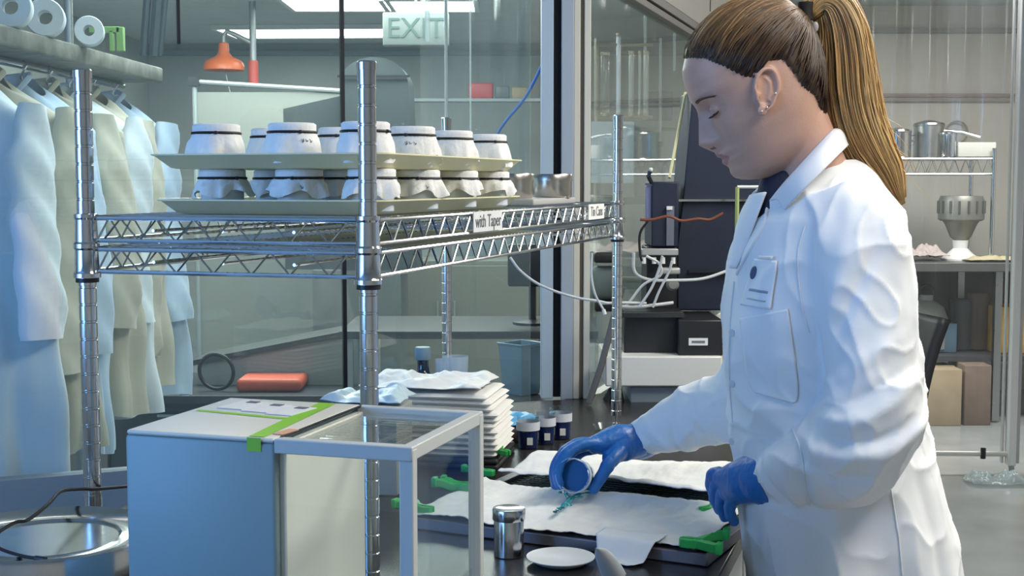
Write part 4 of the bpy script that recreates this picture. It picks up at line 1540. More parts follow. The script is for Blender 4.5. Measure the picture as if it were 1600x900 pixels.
tag(o, 'plain pale blue sheet of paper behind the second pane under the glass columns', 'paper')
t = thing('equipment_shelves', 'grey green shelves of equipment beyond the second pane', 'shelves', P(1000, 300, 6.2), world=True)
SG = mat('shelf_green_grey', (.17, .20, .17), .6)
x0, x1 = P(925, 0, 6.2).x, P(1100, 0, 6.2).x
for zz in (.9, 1.28, 1.62):
    MB().box(((x0 + x1) / 2, 6.2, zz), (x1 - x0, .4, .03)).build('shelf_board', SG, t)
for x in (x0, x1):
    MB().box((x, 6.2, 1.0), (.03, .4, 2.0)).build('side_panel', SG, t)
for k, (px, y0, y1, cc_, lb) in enumerate(((1030, 205, 235, (.12, .15, .13), 'dark green box on the upper shelf beyond the second pane'),
                                           (1015, 245, 280, (.25, .28, .24), 'grey canister on the middle shelf beyond the second pane'),
                                           (1060, 240, 285, (.33, .36, .30), 'pale carton at the right on the middle shelf beyond the second pane'))):
    zb = 1.635 if k == 0 else 1.295
    p = P(px, y0, 6.1)
    tag(MB().rbox((p.x, 6.15, zb + .07), (.12, .12, .14), .01).build('storage_box', mat('store%d' % k, cc_, .6)), lb, 'box')
for (px, Y, y0, y1) in ((1008, 5.6, 20, 150), (1032, 5.9, 60, 220), (1054, 5.7, 50, 110)):
    o = MB().cyl(P(px, y0, Y), P(px, y1, Y), .006, 8).build('hanging_strip', STR)
    tag(o, {1008: 'faint milky strip hanging beyond the second pane, leftmost of three', 1032: 'faint milky strip hanging beyond the second pane, middle and longest of three',
            1054: 'faint milky strip hanging beyond the second pane, rightmost of three beside her hair'}[px], 'strip')

# ================================================================== bay at the right
POLE = mat('white_enamel_pole', (.62, .64, .66), .3)
YC = 6.2
t = thing('curtain_stand', 'white tubular stand carrying the clear plastic curtain at the right edge', 'frame', (P(1585, 700, YC).x, YC, 0), world=True)
px_ = P(1588, 400, YC).x
MB().box((px_ , YC, CZ / 2 - .005), (.035, .06, CZ - .1)).build('upright', POLE, t, bevel=.006)
MB().box((px_ - .030, YC + .03, CZ / 2), (.008, .03, CZ - .1)).build('inner_upright', mat('grey_pole', (.36, .38, .40), .35), t, bevel=.004)
MB().box((px_ + .035, YC + .03, CZ / 2), (.02, .05, CZ - .1)).build('outer_upright', mat('grey_pole', (.36, .38, .40), .35), t, bevel=.004)
zr = P(1500, 706, YC).z
MB().cyl((P(1180, 706, YC).x, YC, zr), (px_, YC, zr - .01), .013, 12).build('bottom_rail', mat('pale_rail', (.6, .6, .57), .3, .3), t)
MB().tube([(px_, YC, zr), (px_ + .0, YC - .02, .02)], [.018, .012], 10).build('leg', GREYP, t)
MB().cyl((P(1535, 706, YC).x, YC - .01, zr - .03), (P(1535, 706, YC).x, YC - .01, zr + .02), .012, 10).build('clamp', BLACKP, t)
MB().cyl((P(1180, 706, YC).x, YC, 2.42), (px_, YC, 2.42), .015, 12).build('top_rail', POLE, t)
x0 = P(1180, 0, YC).x
curtain('plastic_curtain', x0, px_ - .06, YC - .0, zr + .03, 2.41, .028, 'clear plastic curtain with vertical folds hanging at the right behind the woman', 160, 7)
crumple('plastic_scrap', (P(1545, 705, 6.1).x, 6.0, zr + .0 - .13), .26, .16, .05, 33, STR, 'crumpled clear plastic gathered at the foot of the curtain', 'plastic', 0)
bpy.data.objects['plastic_scrap'].location.z = .002

# pipes on the bay wall
for k, y in enumerate((148, 155)):
    zz = P(1450, y, 8.75).z
    o = MB().cyl((P(1300, y, 8.74).x, 8.74, zz), (RX - .02, 8.74, zz), .008, 8).build('wall_pipe', mat('pinkish_pipe', (.42, .33, .31), .4))
    tag(o, ('upper of two thin pipes along the bay wall', 'lower of two thin pipes along the bay wall')[k], 'pipe')
struct(MB().box(((pe.x + RX) / 2, 8.78, P(1450, 46, 8.7).z), (RX - pe.x, .04, .03)).build('trim_13', mat('grey_strip', (.30, .30, .28), .6)))

# wire rack with pots on the table
YT = 7.7
tz = P(1480, 408, YT).z
t = thing('lab_table', 'dark topped table under the shelf of pots in the bay at the right', 'table', (P(1500, 400, YT).x, YT, 0), world=True)
x0, x1 = P(1330, 0, YT).x, RX - .15
MB().box(((x0 + x1) / 2, YT + .2, tz - .025), (x1 - x0, .75, .05)).build('table_top', mat('dark_table_edge', (.10, .10, .10), .4), t, bevel=.004)
MB().box(((x0 + x1) / 2, YT + .2, .36), (x1 - x0 - .1, .6, .03)).build('lower_shelf', mat('dark_lower_shelf', (.06, .062, .07), .5), t)
for x in (x0 + .05, P(1560, 0, YT).x, x1 - .05):
    for y in (-.12, .52):
        MB().box((x, YT + y, tz / 2 - .02), (.04, .04, tz - .06)).build('leg', DSTEEL, t)
MB().box(((x0 + x1) / 2, YT + .52, .6), (x1 - x0 - .1, .02, .5)).build('rear_panel', mat('dark_brown_panel', (.12, .10, .085), .6), t)  # plain dark brown panel behind the lower shelf
YS = 7.75
t = thing('pot_shelf', 'chrome wire shelf unit holding steel pots above the table in the bay', 'shelf', (P(1480, 300, YS).x, YS, tz), world=True)
x0, x1 = P(1345, 0, YS).x, P(1560, 0, YS).x
zt, zb = P(1480, 248, YS).z, P(1480, 272, YS).z
m = MB()
for y in (YS, YS + .38):
    for z_ in (zt, zb):
        m.cyl((x0, y, z_), (x1, y, z_), .007, 8)
    pts = [Vector((x0 + (x1 - x0) * j / 24, y, zt if j % 2 else zb)) for j in range(25)]
    m.tube(pts, .004, 6)
for j in range(28):
    x = x0 + (x1 - x0) * j / 27
    m.cyl((x, YS, zt), (x, YS + .38, zt), .004, 5)
m.build('shelf_frame', CHROME, t)
for x in (x0, x1):
    for y in (YS, YS + .38):
        MB().cyl((x, y, tz), (x, y, zt + .06), .013, 10).build('post', CHROME, t)


def pot(px, y0, y1, wd, Y, label, m_, handle=0, lidh=.02):
    r = wd / 2 / FPX * Y
    p = P(px, y1, Y)
    z0 = zt + .0075
    h = (y1 - y0) / FPX * Y
    t = thing('steel_pot', label, 'pot', (p.x, Y + .02, z0), 0, 'steel pots on the wire shelf')
    MB().lathe((0, 0, 0), [(r * .95, 0), (r, .004), (r, h * .82), (r * 1.04, h * .83), (r * 1.04, h * .86), (r, h * .86)], 28).build('pot_body', m_, t)
    MB().lathe((0, 0, h * .86), [(r * 1.03, 0), (r * 1.0, .01), (r * .3, h * .12), (.001, h * .13)], 28).build('lid', m_, t)
    if handle:
        MB().tube([(r, 0, h * .7), (r + .10, -.02, h * .66), (r + .2, -.03, h * .52)], [.012, .012, .016], 8).build('handle', m_, t)
    for s_ in (-1, 1):
        MB().tube([(s_ * r, .0, h * .6), (s_ * (r + .02), 0, h * .58), (s_ * (r + .02), 0, h * .45), (s_ * r, 0, h * .43)], .005, 6).build('side_handle', DSTEEL, t)
    return t


pot(1404, 200, 247, 40, 7.8, 'bright steel pot at the left end of the wire shelf beside her ponytail', STEEL)
pot(1452, 188, 247, 46, 7.85, 'tall dark steel pot in the middle of the wire shelf with a long handle', DSTEEL, 1)
pot(1482, 205, 247, 26, 7.78, 'small shiny steel pot right of the tall dark one', STEEL)
p = P(1525, 240, 7.8)
o = MB().rbox((p.x, 7.86, zt + .008 + .045), (.22, .16, .085), .006).build('storage_box', mat('off_white_box', (.62, .63, .58), .6))
tag(o, 'flat off white box at the right end of the wire shelf', 'box')
o = MB().torus((P(1508, 205, 8.6).x, 8.76, P(1508, 205, 8.6).z), .07, .006, (0, 1, 0), 32, 6).build('wall_ring', mat('tan_ring', (.35, .30, .22), .5))
tag(o, 'thin tan ring hanging on the bay wall above the off white box', 'ring')
# overhead stirrer
p = P(1500, 400, 7.8)
t = thing('stirrer_motor', 'silver ribbed stirrer motor on a narrow white stand on the bay table', 'motor', (p.x, 7.8, tz))
h0 = P(1500, 375, 7.8).z - tz
h1 = P(1500, 345, 7.8).z - tz
h2 = P(1500, 306, 7.8).z - tz
r = 35 / FPX * 7.8
MB().lathe((0, 0, 0), [(.11, 0), (.11, .01), (.07, .04), (.04, h0 * .6), (.045, h0), (.03, h0)], 24).build('stand', WHITEP, t)
MB().lathe((0, 0, h0), [(.04, 0), (.06, .02), (.09, h1 - h0 - .02), (r * .8, h1 - h0)], 24).build('neck', mat('dull_motor_metal', (.24, .24, .22), .45, .6), t)
MB().lathe((0, 0, h1), [(r * .9, 0), (r, .01), (r, h2 - h1 - .03), (r * .9, h2 - h1), (.001, h2 - h1)], 32).build('motor_body', mat('dull_motor_metal', (.24, .24, .22), .45, .6), t)
m = MB()
for k in range(16):
    a = 2 * PI * k / 16
    m.box((math.cos(a) * r, math.sin(a) * r, h1 + (h2 - h1) * .55), (.01, .012, (h2 - h1) * .5), a)
m.build('cooling_ribs', mat('rib_dark', (.13, .13, .12), .4, .5), t)
# things on and under the table
crumple('plastic_wrap', (P(1420, 395, 7.75).x, 7.8, tz + .002), .42, .3, .07, 41, mat('pinkish_wrap', (.5, .42, .40), .6), 'pinkish crumpled wrapping on the left part of the bay table', 'wrapping')
crumple('paper_scraps', (P(1560, 405, 7.6).x, 7.68, tz + .002), .34, .2, .025, 43, mat('straw_scraps', (.5, .44, .28), .7), 'straw coloured scraps on the right part of the bay table', 'scraps')
lz = .376


def carton(px0, px1, zb, h, Y, col, label, dep=.3, name='cardboard_box'):
    a, b = P(px0, 500, Y).x, P(px1, 500, Y).x
    t = thing(name, label, 'box', ((a + b) / 2, Y + dep / 2, zb))
    MB().rbox((0, 0, h / 2), (b - a, dep, h), .005).build('box_body', mat('carton_%d' % px0, col, .75, var=.1, vscale=8), t)
    MB().box((0, 0, h + .001), (b - a, .05, .002)).build('tape', mat('parcel_tape', (.35, .28, .18), .4), t)
    return t


carton(1556, 1620, lz, .27, 7.72, (.58, .36, .08), 'orange yellow carton on the lower shelf at the right edge')
carton(1448, 1506, .0, .32, 7.45, (.42, .33, .22), 'tan cardboard box on the floor under the bay table')
carton(1510, 1552, .0, .34, 7.47, (.22, .16, .13), 'brown cardboard box on the floor right of the tan one')
carton(1466, 1496, lz, .17, 7.75, (.12, .2, .28), 'small dull blue box on the lower shelf of the bay table')
t = thing('grey_canister', 'rounded grey canister under the bay table beside the chair', 'canister', (P(1452, 440, 7.8).x, 7.85, lz))
MB().lathe((0, 0, 0), [(.11, 0), (.13, .02), (.13, .18), (.10, .26), (.04, .30), (.04, .33), (.001, .33)], 28).build('canister_body', mat('canister_grey', (.34, .35, .33), .5), t)
MB().torus((0, 0, .345), .045, .008, (0, 1, 0), 20, 6).build('handle', BLACKP, t)
for (px, hh, lb, cc_) in ((1510, .30, 'dark vertical drum under the bay table left of the orange carton', (.07, .075, .08)), (1535, .34, 'brown drum under the bay table beside the orange carton', (.13, .09, .07))):
    p = P(px, 500, 7.8)
    o = MB().lathe((p.x, 7.9, lz), [(.06, 0), (.07, .01), (.07, hh - .02), (.06, hh)], 24).build('storage_drum', mat('drum_%d' % px, cc_, .5))
    tag(o, lb, 'drum')

# office chair behind her
yc = 4.45
q = P(1412, 570, yc)
t = thing('office_chair', 'black office chair with a curved backrest standing behind the woman', 'chair', (q.x - .22, yc, 0), 0)
BK = mat('chair_black', (.02, .02, .024), .5)
x0 = .22


def bk(u, v):
    z = .60 + .33 * v
    y = (u - .5) * .40
    x = x0 - .03 + .075 * v ** 1.6 - .05 * math.cos((u - .5) * PI) * .6 + .03
    return (x, y, z)


MB().grid(bk, 16, 16).build('backrest', BK, t, solid=.03)
MB().rbox((0, 0, .47), (.44, .44, .07), .03).build('seat', BK, t)
MB().tube([(.05, 0, .42), (.22, 0, .42), (.24, 0, .52), (.22, 0, .72)], .018, 10).build('back_bracket', BK, t)
MB().cyl((0, 0, .10), (0, 0, .44), .025, 12).build('gas_lift', BK, t)
for k in range(5):
    a = 2 * PI * k / 5 + .3
    l_ = MB().tube([(0, 0, .12), (math.cos(a) * .28, math.sin(a) * .28, .075)], [.025, .015], 8).build('leg', BK, t)
    MB().ball((math.cos(a) * .28, math.sin(a) * .28, .03), (.03, .03, .03), 8).build('caster', BK, l_)
# ================================================================== the woman
def remeshed(mb, voxel, smooth=2, name='tmp', keep_thin=False):
    """fuse closed overlapping pieces into one continuous surface; returns (verts, faces)"""
    me = bpy.data.meshes.new(name)
    me.from_pydata([tuple(p) for p in mb.v], [], mb.f)
    import bmesh
    bm = bmesh.new()
    bm.from_mesh(me)
    bmesh.ops.recalc_face_normals(bm, faces=bm.faces)
    bm.to_mesh(me)
    bm.free()
    o = bpy.data.objects.new(name, me)
    COL.objects.link(o)
    md = o.modifiers.new('r', 'REMESH')
    md.mode = 'VOXEL'
    md.voxel_size = voxel
    md.use_smooth_shade = True
    if smooth:
        s_ = o.modifiers.new('s', 'SMOOTH')
        s_.factor = .5
        s_.iterations = smooth
    dg = bpy.context.evaluated_depsgraph_get()
    dg.update()
    ev = o.evaluated_get(dg)
    m2 = ev.to_mesh()
    co = np.empty(len(m2.vertices) * 3)
    m2.vertices.foreach_get('co', co)
    no = np.empty(len(m2.vertices) * 3)
    m2.vertices.foreach_get('normal', no)
    ff = [tuple(p.vertices) for p in m2.polygons]
    ev.to_mesh_clear()
    bpy.data.objects.remove(o)
    return co.reshape(-1, 3), no.reshape(-1, 3), ff


YH = 2.075                     # forward distance of the head's middle plane
K = YH / FPX                   # metres per pixel there
HO = P(1195, 143, YH)          # ear level, middle plane
TH = math.radians(27)
cp, sp = math.cos(PITCH), math.sin(PITCH)
FV = Vector((-math.cos(TH), 0, -math.sin(TH)))        # face forward
UV = Vector((-math.sin(TH), 0, math.cos(TH)))         # skull up
SV = Vector((0, -1, 0))                               # towards the camera (her left)


def H(f, l, u):
    """head coordinates in photo pixels -> world"""
    return HO + (FV * f + SV * l + UV * u) * K


def interp(x, xs, ys):
    return float(np.interp(x, xs, ys))


U_ = [-126, -120, -113, -106, -98, -90, -80, -70, -63, -56, -50, -43, -28, -10, 0, 10, 23, 32, 42, 60, 75, 86, 105, 120, 132, 139]
FB = [40, 58, 72, 84, 92, 94, 94, 97, 97, 98, 97, 96, 96, 97, 97, 98, 101, 105, 108, 107, 104.5, 100, 85, 65, 35, 2]     # face base, middle line
PR = [40, 60, 78, 92, 101, 103.5, 101, 108, 106, 111.5, 110.5, 117, 129, 120.5, 115.5, 111, 107.5, 107.5, 108.5, 107, 104.5, 100, 85, 65, 35, 2]   # true profile
BK_ = [-10, -25, -38, -45, -52, -56, -60, -64, -67, -70, -73, -76, -84, -91, -94, -96, -98, -99, -100, -100, -98, -94, -84, -70, -45, -12]
WD = [12, 25, 34, 40, 45, 49, 53, 56, 58, 60, 62, 64, 67, 69, 70, 71, 71.5, 72, 72, 71, 69, 66, 57, 44, 26, 6]


def head_pt(u, a, off=0.):
    """u height, a angle (0 front, + towards camera)"""
    fb, pr, bk_, wd = interp(u, U_, FB), interp(u, U_, PR), interp(u, U_, BK_), interp(u, U_, WD)
    fc = (fb + bk_) / 2 * .35 + (-8) * .65
    fc = min(fc, fb - 4)
    c, s_ = math.cos(a), math.sin(a)
    if c >= 0:
        ex = .82 + .08 * min(1, max(0, (u - 0) / 45)) 
        f = fc + (fb - fc) * (abs(c) ** ex)
        l = wd * math.copysign(abs(s_) ** .95, s_)
    else:
        f = fc + (fc - bk_) * c
        l = wd * s_
    # nose, lips, chin stand out of the base near the middle
    ex_ = pr - fb
    if ex_ > 0 and c > 0:
        sg = interp(u, [-126, -98, -80, -70, -56, -48, -40, -28, -10, 20, 40], [26, 22, 20, 22, 20, 13, 12, 11, 8, 9, 22])
        f += ex_ * math.exp(-(l / sg) ** 2)
        if -47 < u < -14:
            f += 7 * math.exp(-((abs(l) - 13) / 6) ** 2) * math.exp(-((u + 34) / 8) ** 2)
    if c > 0:
        # eye sockets, lids, cheeks
        f -= 9 * math.exp(-((abs(l) - 27) / 15) ** 2) * math.exp(-((u - 13) / 14) ** 2)
        f -= 5 * math.exp(-((abs(l) - 12) / 7) ** 2) * math.exp(-((u - 14) / 11) ** 2)
        f += 4 * math.exp(-((abs(l) - 44) / 16) ** 2) * math.exp(-((u + 22) / 20) ** 2)
        f += 3 * math.exp(-((abs(l) - 26) / 20) ** 2) * math.exp(-((u - 38) / 8) ** 2)
        # mouth slit
        f -= 3.2 * math.exp(-((u + 63.5) / 2.4) ** 2) * math.exp(-(l / 22) ** 4)
        f -= 2.2 * math.exp(-((abs(l) - 23) / 4) ** 2) * math.exp(-((u + 64) / 5) ** 2)
    if off:
        r = math.hypot(f - fc, l) + 1e-6
        f += (f - fc) / r * off
        l += l / r * off
    return f, l


body = MB()
NU, NA = 120, 128
us = [-126 + 265 * i / (NU - 1) for i in range(NU)]
body.rings([[H(*(lambda fl: (fl[0], fl[1], u))(head_pt(u, 2 * PI * k / NA))) for k in range(NA)] for u in us], cap=True)
# eyeballs under closed lids
for s_ in (-1, 1):
    body.ball(H(79.5, s_ * 29, 10), 12.4 * K, 14)
    # upper lid fold and lower lid
    for (uu, ff_, r_, dl) in ((15, 92.0, 1.7, 11), (2.0, 91.0, 1.3, 10)):
        pts = []
        for j in range(9):
            q = -1 + 2 * j / 8
            pts.append(H(ff_ - 6.5 * q * q - 1.2 * q, s_ * (30 + dl * q), uu - (4 if uu > 10 else -2.5) * q * q))
        body.tube(pts, [r_ * K * (.5 + .5 * math.sin(PI * (j + .5) / 9)) for j in range(9)], 8)
# neck
nb0, nb1 = P(1232, 165, YH), P(1292, 335, YH + .015)
npts = [nb0.lerp(nb1, k / 10) for k in range(11)]
body.tube(npts, [.0475, .050, .0515, .052, .0525, .0535, .055, .058, .064, .075, .09], 32, flat=.93, up=(1, 0, 0))
# torso, seat, legs
TC = P(1300, 420, 2.12)


def px_sec(y, xf, xb, w_, yc=2.12, n=40, e=.9):
    a, b = P(xf, y, yc), P(xb, y, yc)
    c = (a + b) / 2
    rx = (b - a).length / 2
    return [c + Vector((-math.cos(t_) * rx, -math.copysign(abs(math.sin(t_)) ** e, math.sin(t_)) * w_, 0)) for t_ in [2 * PI * k / n for k in range(n)]]


secs = [(262, 1245, 1335, .055), (285, 1225, 1355, .10), (310, 1215, 1375, .15), (345, 1200, 1390, .165), (420, 1180, 1400, .16), (500, 1180, 1400, .15), (600, 1195, 1405, .14),
        (700, 1200, 1425, .155), (820, 1205, 1450, .175), (920, 1215, 1450, .175), (1000, 1230, 1430, .165)]
body.rings([px_sec(*s_) for s_ in secs], cap=True)
hipL, hipR = P(1335, 960, 2.03), P(1335, 960, 2.21)
for hp, sx in ((hipL, 0), (hipR, -.04)):
    kz = Vector((hp.x - .01 + sx, hp.y, .48))
    an = Vector((hp.x + .02 + sx, hp.y, .09))
    body.tube([hp, hp.lerp(kz, .5), kz, kz.lerp(an, .35), kz.lerp(an, .75), an], [.092, .078, .056, .054, .038, .036], 24)
    body.tube([an + Vector((.035, 0, -.02)), an + Vector((-.04, 0, -.035)), an + Vector((-.13, 0, -.065))], [.034, .034, .020], 16)


def arm_chain(sh, el, wr, r):
    return [sh, sh.lerp(el, .5), el, el.lerp(wr, .35), wr], r


sL, eL, wL = P(1333, 362, 1.97), P(1368, 690, 1.90), P(1192, 744, 2.06)
sR, eR, wR = P(1285, 350, 2.27), P(1200, 610, 2.33), P(1000, 688, 2.47)
for a in ((sL, eL, wL), (sR, eR, wR)):
    pts, r = arm_chain(*a, [.052, .045, .038, .040, .026])
    body.tube(pts, r, 20)
# ear
ec = P(1196, 142, YH - .074)
ex_, ez_ = Vector((1, .16, 0)).normalized(), Vector((.05, .03, 1)).normalized()


def E(x, z, o=0.):
    """x, z in pixels from the ear's middle, o outward"""
    return ec + ex_ * (x * K) + ez_ * (z * K) + Vector((0, -o * K, 0))


body.grid(lambda u, v: E(15 * math.cos(2 * PI * u) * v, 27 * math.sin(2 * PI * u) * v, -2), 20, 6, closed_u=True)
m_ = []
for j in range(17):
    a = math.radians(215 - j / 16 * 290)
    rx = 17.5 if math.sin(a) > -.2 else 14
    m_.append(E(rx * math.cos(a) + (2 if math.cos(a) > 0 else 0), 31 * math.sin(a) * (1 if math.sin(a) > 0 else 1.0) + 2, 3.2))
body.tube(m_, [2.2 * K + 1.4 * K * math.sin(PI * j / 16) for j in range(17)], 10)
body.tube([E(-12, -2, -4), E(-14, 12, -1), E(-16, 26, 0)], 3 * K, 8)
body.ball(E(-3, -29, .5), (8 * K, 3.2 * K, 9 * K), 10)
body.tube([E(5, -14, 0), E(8, 0, 0), E(6, 13, 0), E(-2, 20, -1)], [2 * K, 2.6 * K, 2.4 * K, 1.5 * K], 8)
body.ball(E(-11, -6, .5), (3.2 * K, 2.5 * K, 4.5 * K), 8)
body.ball(E(0, 0, -5), (15 * K, 4 * K, 27 * K), 10)

co, no, ff = remeshed(body, .0021, 2)
SKIN = mat('skin', (.60, .36, .27), .42, sss=.12, var=.05, vscale=25, bump=.12, bscale=350)
LIPS = mat('lip_skin', (.46, .22, .19), .4)
DARKN = mat('nostril_shade', (.22, .10, .085), .7)  # dark colour stands in for the shade inside the nostrils
mb = MB()
mb.v = [Vector(p) for p in co]
mb.f = ff
wpos = Vector((P(1320, 900, 2.12).x, 2.12, 0))
woman = thing('person', 'woman in white lab coat and blue gloves, blond ponytail, pouring from a cup', 'person', wpos, world=True)
bo = mb.build('body', SKIN, woman, ang=180)
bo.data.materials.append(LIPS)
bo.data.materials.append(DARKN)
TROU = mat('navy_clothing', (.015, .02, .045), .8)
bo.data.materials.append(TROU)
idx = []
ctr = np.array([co[list(f)].mean(0) for f in ff])
rel = (ctr - np.array(HO)) / K
fh, lh, uh = rel @ np.array(FV), rel @ np.array(SV), rel @ np.array(UV)
mi = np.zeros(len(ff), dtype=np.int32)
lw = 18 * (1 - ((uh + 64) / 15) ** 2)
mi[(fh > 92) & (np.abs(lh) < lw) & (uh < -52) & (uh > -76)] = 1
mi[(fh > 100) & (np.abs(np.abs(lh) - 7.5) < 3.0) & (np.abs(uh + 42.5 + (fh - 116) * .1) < 2.2)] = 2
mi[(ctr[:, 2] < .98) & (ctr[:, 0] > P(1240, 700, 2.1).x)] = 3
bo.data.polygons.foreach_set('material_index', mi)
# lashes and brow
HAIRD = mat('dark_brow_hair', (.045, .028, .022), .6)
for s_ in (1, -1):
    m = MB()
    for j in range(16):
        q = -1 + 2 * j / 15
        b0 = H(91.6 - 6.5 * q * q - 1.2 * q, s_ * (29 + 11.5 * q), 4.5 + 1.5 * q * q)
        m.tube([b0, b0 + (FV * 4.5 + SV * (s_ * q * 2.5) + UV * -2.6) * K, b0 + (FV * 8.8 + SV * (s_ * q * 4.0) + UV * -1.6) * K], [.7 * K, .6 * K, .15 * K], 5)
    pts = [H(91.2 - 6.5 * q * q - 1.2 * q, s_ * (29 + 11.5 * q), 4.6 + 1.5 * q * q) for q in [-1 + 2 * j / 10 for j in range(11)]]
    m.tube(pts, 1.1 * K, 6)
    m.build('eyelashes', HAIRD, bo)
    m = MB()
    bvh0 = None
    for j in range(90):
        q = (j % 45) / 44
        l_ = s_ * (13 + 34 * q)
        u0 = 30 + 4 * math.sin(q * PI * .8) - 4 * q * q + (2.2 if j > 44 else 0) * (1 - q * .8)
        a_ = math.asin(max(-1, min(1, l_ / 72)))
        f0, l0 = head_pt(u0, a_, .2)
        f0 += 0
        m.tube([H(f0 - .3, l0, u0), H(f0 + .9, l0 + s_ * 3, u0 + 1.5), H(f0 - .4 - q * 1.5, l0 + s_ * 6.5, u0 + 1)], [.6 * K, .55 * K, .15 * K], 5)
    m.build('eyebrow', mat('brown_brow_hair', (.16, .085, .05), .6), bo)
SILV = mat('silver_stud', (.8, .8, .82), .1, 1)
for (x, z_) in ((-5, -31), (3, -25), (15, -4)):
    MB().ball(E(x, z_, 5.2), 1.9 * K, 8).build('ear_stud', SILV, bo)

# ------------------------------------------------------------------ hair
hairline = [(-130, -90), (-80, -88), (-60, -84), (-53, -36), (-39, -16), (-36, 11), (-29, 33), (-7, 41), (9, 28), (22, 29), (33, 36), (50, 61), (70, 87), (86, 99), (92, 104), (105, 104)]
hx, hu = [p[0] for p in hairline], [p[1] for p in hairline]


def in_scalp(f, u, pad=0.):
    return u > interp(f, hx, hu) + pad


HATTR = attr_mat('blond_brown_hair', .38, .5)
tie = H(-112, 0, 84)
cap = MB()
grid_pts = []
NU2, NA2 = 110, 140
cv, cmap = [], {}
cols = []
rnd = random.Random(3)
for i in range(NU2):
    u = -92 + 232 * i / (NU2 - 1)
    for k in range(NA2):
        a = 2 * PI * k / NA2
        f, l = head_pt(u, a)
        ins = u - interp(f, hx, hu)
        off = max(-2., min(4.5, ins * .22))
        f2, l2 = head_pt(u, a, off)
        top = max(0, off) * max(0, (u - 95) / 45)
        cv.append(H(f2, l2, u + top))
        cmap[(i, k)] = ins
cf_ = []
for i in range(NU2 - 1):
    for k in range(NA2):
        q = [(i, k), (i, (k + 1) % NA2), (i + 1, (k + 1) % NA2), (i + 1, k)]
        if all(cmap[z_] > -2 for z_ in q):
            cf_.append(tuple(z_[0] * NA2 + z_[1] for z_ in q))
topc = len(cv)
cv.append(H(-5, 0, 148))
for k in range(NA2):
    cf_.append(((NU2 - 1) * NA2 + k, (NU2 - 1) * NA2 + (k + 1) % NA2, topc))
cap.v, cap.f = cv, cf_
hair = cap.build('hair', mat('dark_hair_base', (.050, .028, .017), .5), woman, ang=180)
# strands from the hairline swept back to the tie
full = MB()
full.rings([[H(*(lambda fl: (fl[0], fl[1], u + (7.0 * max(0, (u - 95) / 45))))(head_pt(u, 2 * PI * k / 64, 7.5))) for k in range(64)] for u in [-92 + 231 * i / 60 for i in range(61)]], cap=True)
bv = BVHTree.FromPolygons(full.v, full.f)
C00 = H(-8, 0, 22)


def surf(d, off):
    d = d.normalized()
    h = bv.ray_cast(C00 + d * .3, -d)
    if h[0] is None:
        return C00 + d * 90 * K
    return h[0] + d * off


def hair_col(t_, k_):
    dark = np.array((.035, .018, .010))
    mid = np.array((.26, .135, .050))
    lite = np.array((.66, .44, .19))
    c = dark + (mid - dark) * min(1, t_ * 2) if t_ < .5 else mid + (lite - mid) * min(1, (t_ - .5) * 2)
    return tuple(c * (.75 + .5 * k_)) + (1.,)


sm, sc = MB(), []
roots = []
for _ in range(9000):
    u = rnd.uniform(-88, 138)
    a = rnd.uniform(-PI, PI)
    f, l = head_pt(u, a)
    ins = u - interp(f, hx, hu)
    if ins < -2.5 + 2 * rnd.random():
        continue
    if ins > 16 and rnd.random() > .35:
        continue
    roots.append((f, l, u, ins))
roots = roots[:2600]
for (f, l, u, ins) in roots:
    r0 = H(f, l, u)
    d0 = (r0 - C00).normalized()
    d1 = (tie + SV * (rnd.uniform(-9, 9) * K) + UV * (rnd.uniform(-10, 10) * K) - C00).normalized()
    ang_ = d0.angle(d1)
    if ang_ < .12:
        continue
    n_ = 14
    pts, rr = [], []
    off0 = rnd.uniform(-.8, 1.6) * K
    sw = rnd.uniform(-.5, .5) * .06
    ax = d0.cross(d1).normalized()
    for j in range(n_):
        t_ = j / (n_ - 1)
        s0 = math.sin((1 - t_) * ang_) / math.sin(ang_)
        s1 = math.sin(t_ * ang_) / math.sin(ang_)
        d = d0 * s0 + d1 * s1 + ax * sw * math.sin(t_ * PI)
        emb = (-max(0, 6.2 - .22 * ins)) * K * max(0, 1 - t_ * 5)
        pts.append(surf(d, off0 + emb))
        rr.append(K * (.45 + .75 * min(1, t_ * 6)) * (1 if t_ < .92 else .8))
    n0 = len(sm.v)
    sm.tube(pts, rr, 5)
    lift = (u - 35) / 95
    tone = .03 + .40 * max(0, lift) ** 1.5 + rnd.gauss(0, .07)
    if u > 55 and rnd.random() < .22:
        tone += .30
    c = hair_col(max(0, min(1, tone)), rnd.random())
    sc += [c] * (len(sm.v) - n0)
so = sm.build('swept_strands', HATTR, hair, ang=180, cols=sc)
MB().tube([H(-104, 0, 70), H(-110, 0, 82), H(-116, 0, 94)], [12 * K, 11 * K, 12 * K], 20).build('hair_tie', mat('black_hair_tie', (.015, .012, .012), .7), hair)
MB().ball(P(1274, 42, YH - .022), (5 * K, 3 * K, 8 * K), 10).build('tie_bead', mat('pale_bead', (.4, .38, .36), .4), hair)['label'] = 'pale bead on the hair tie'
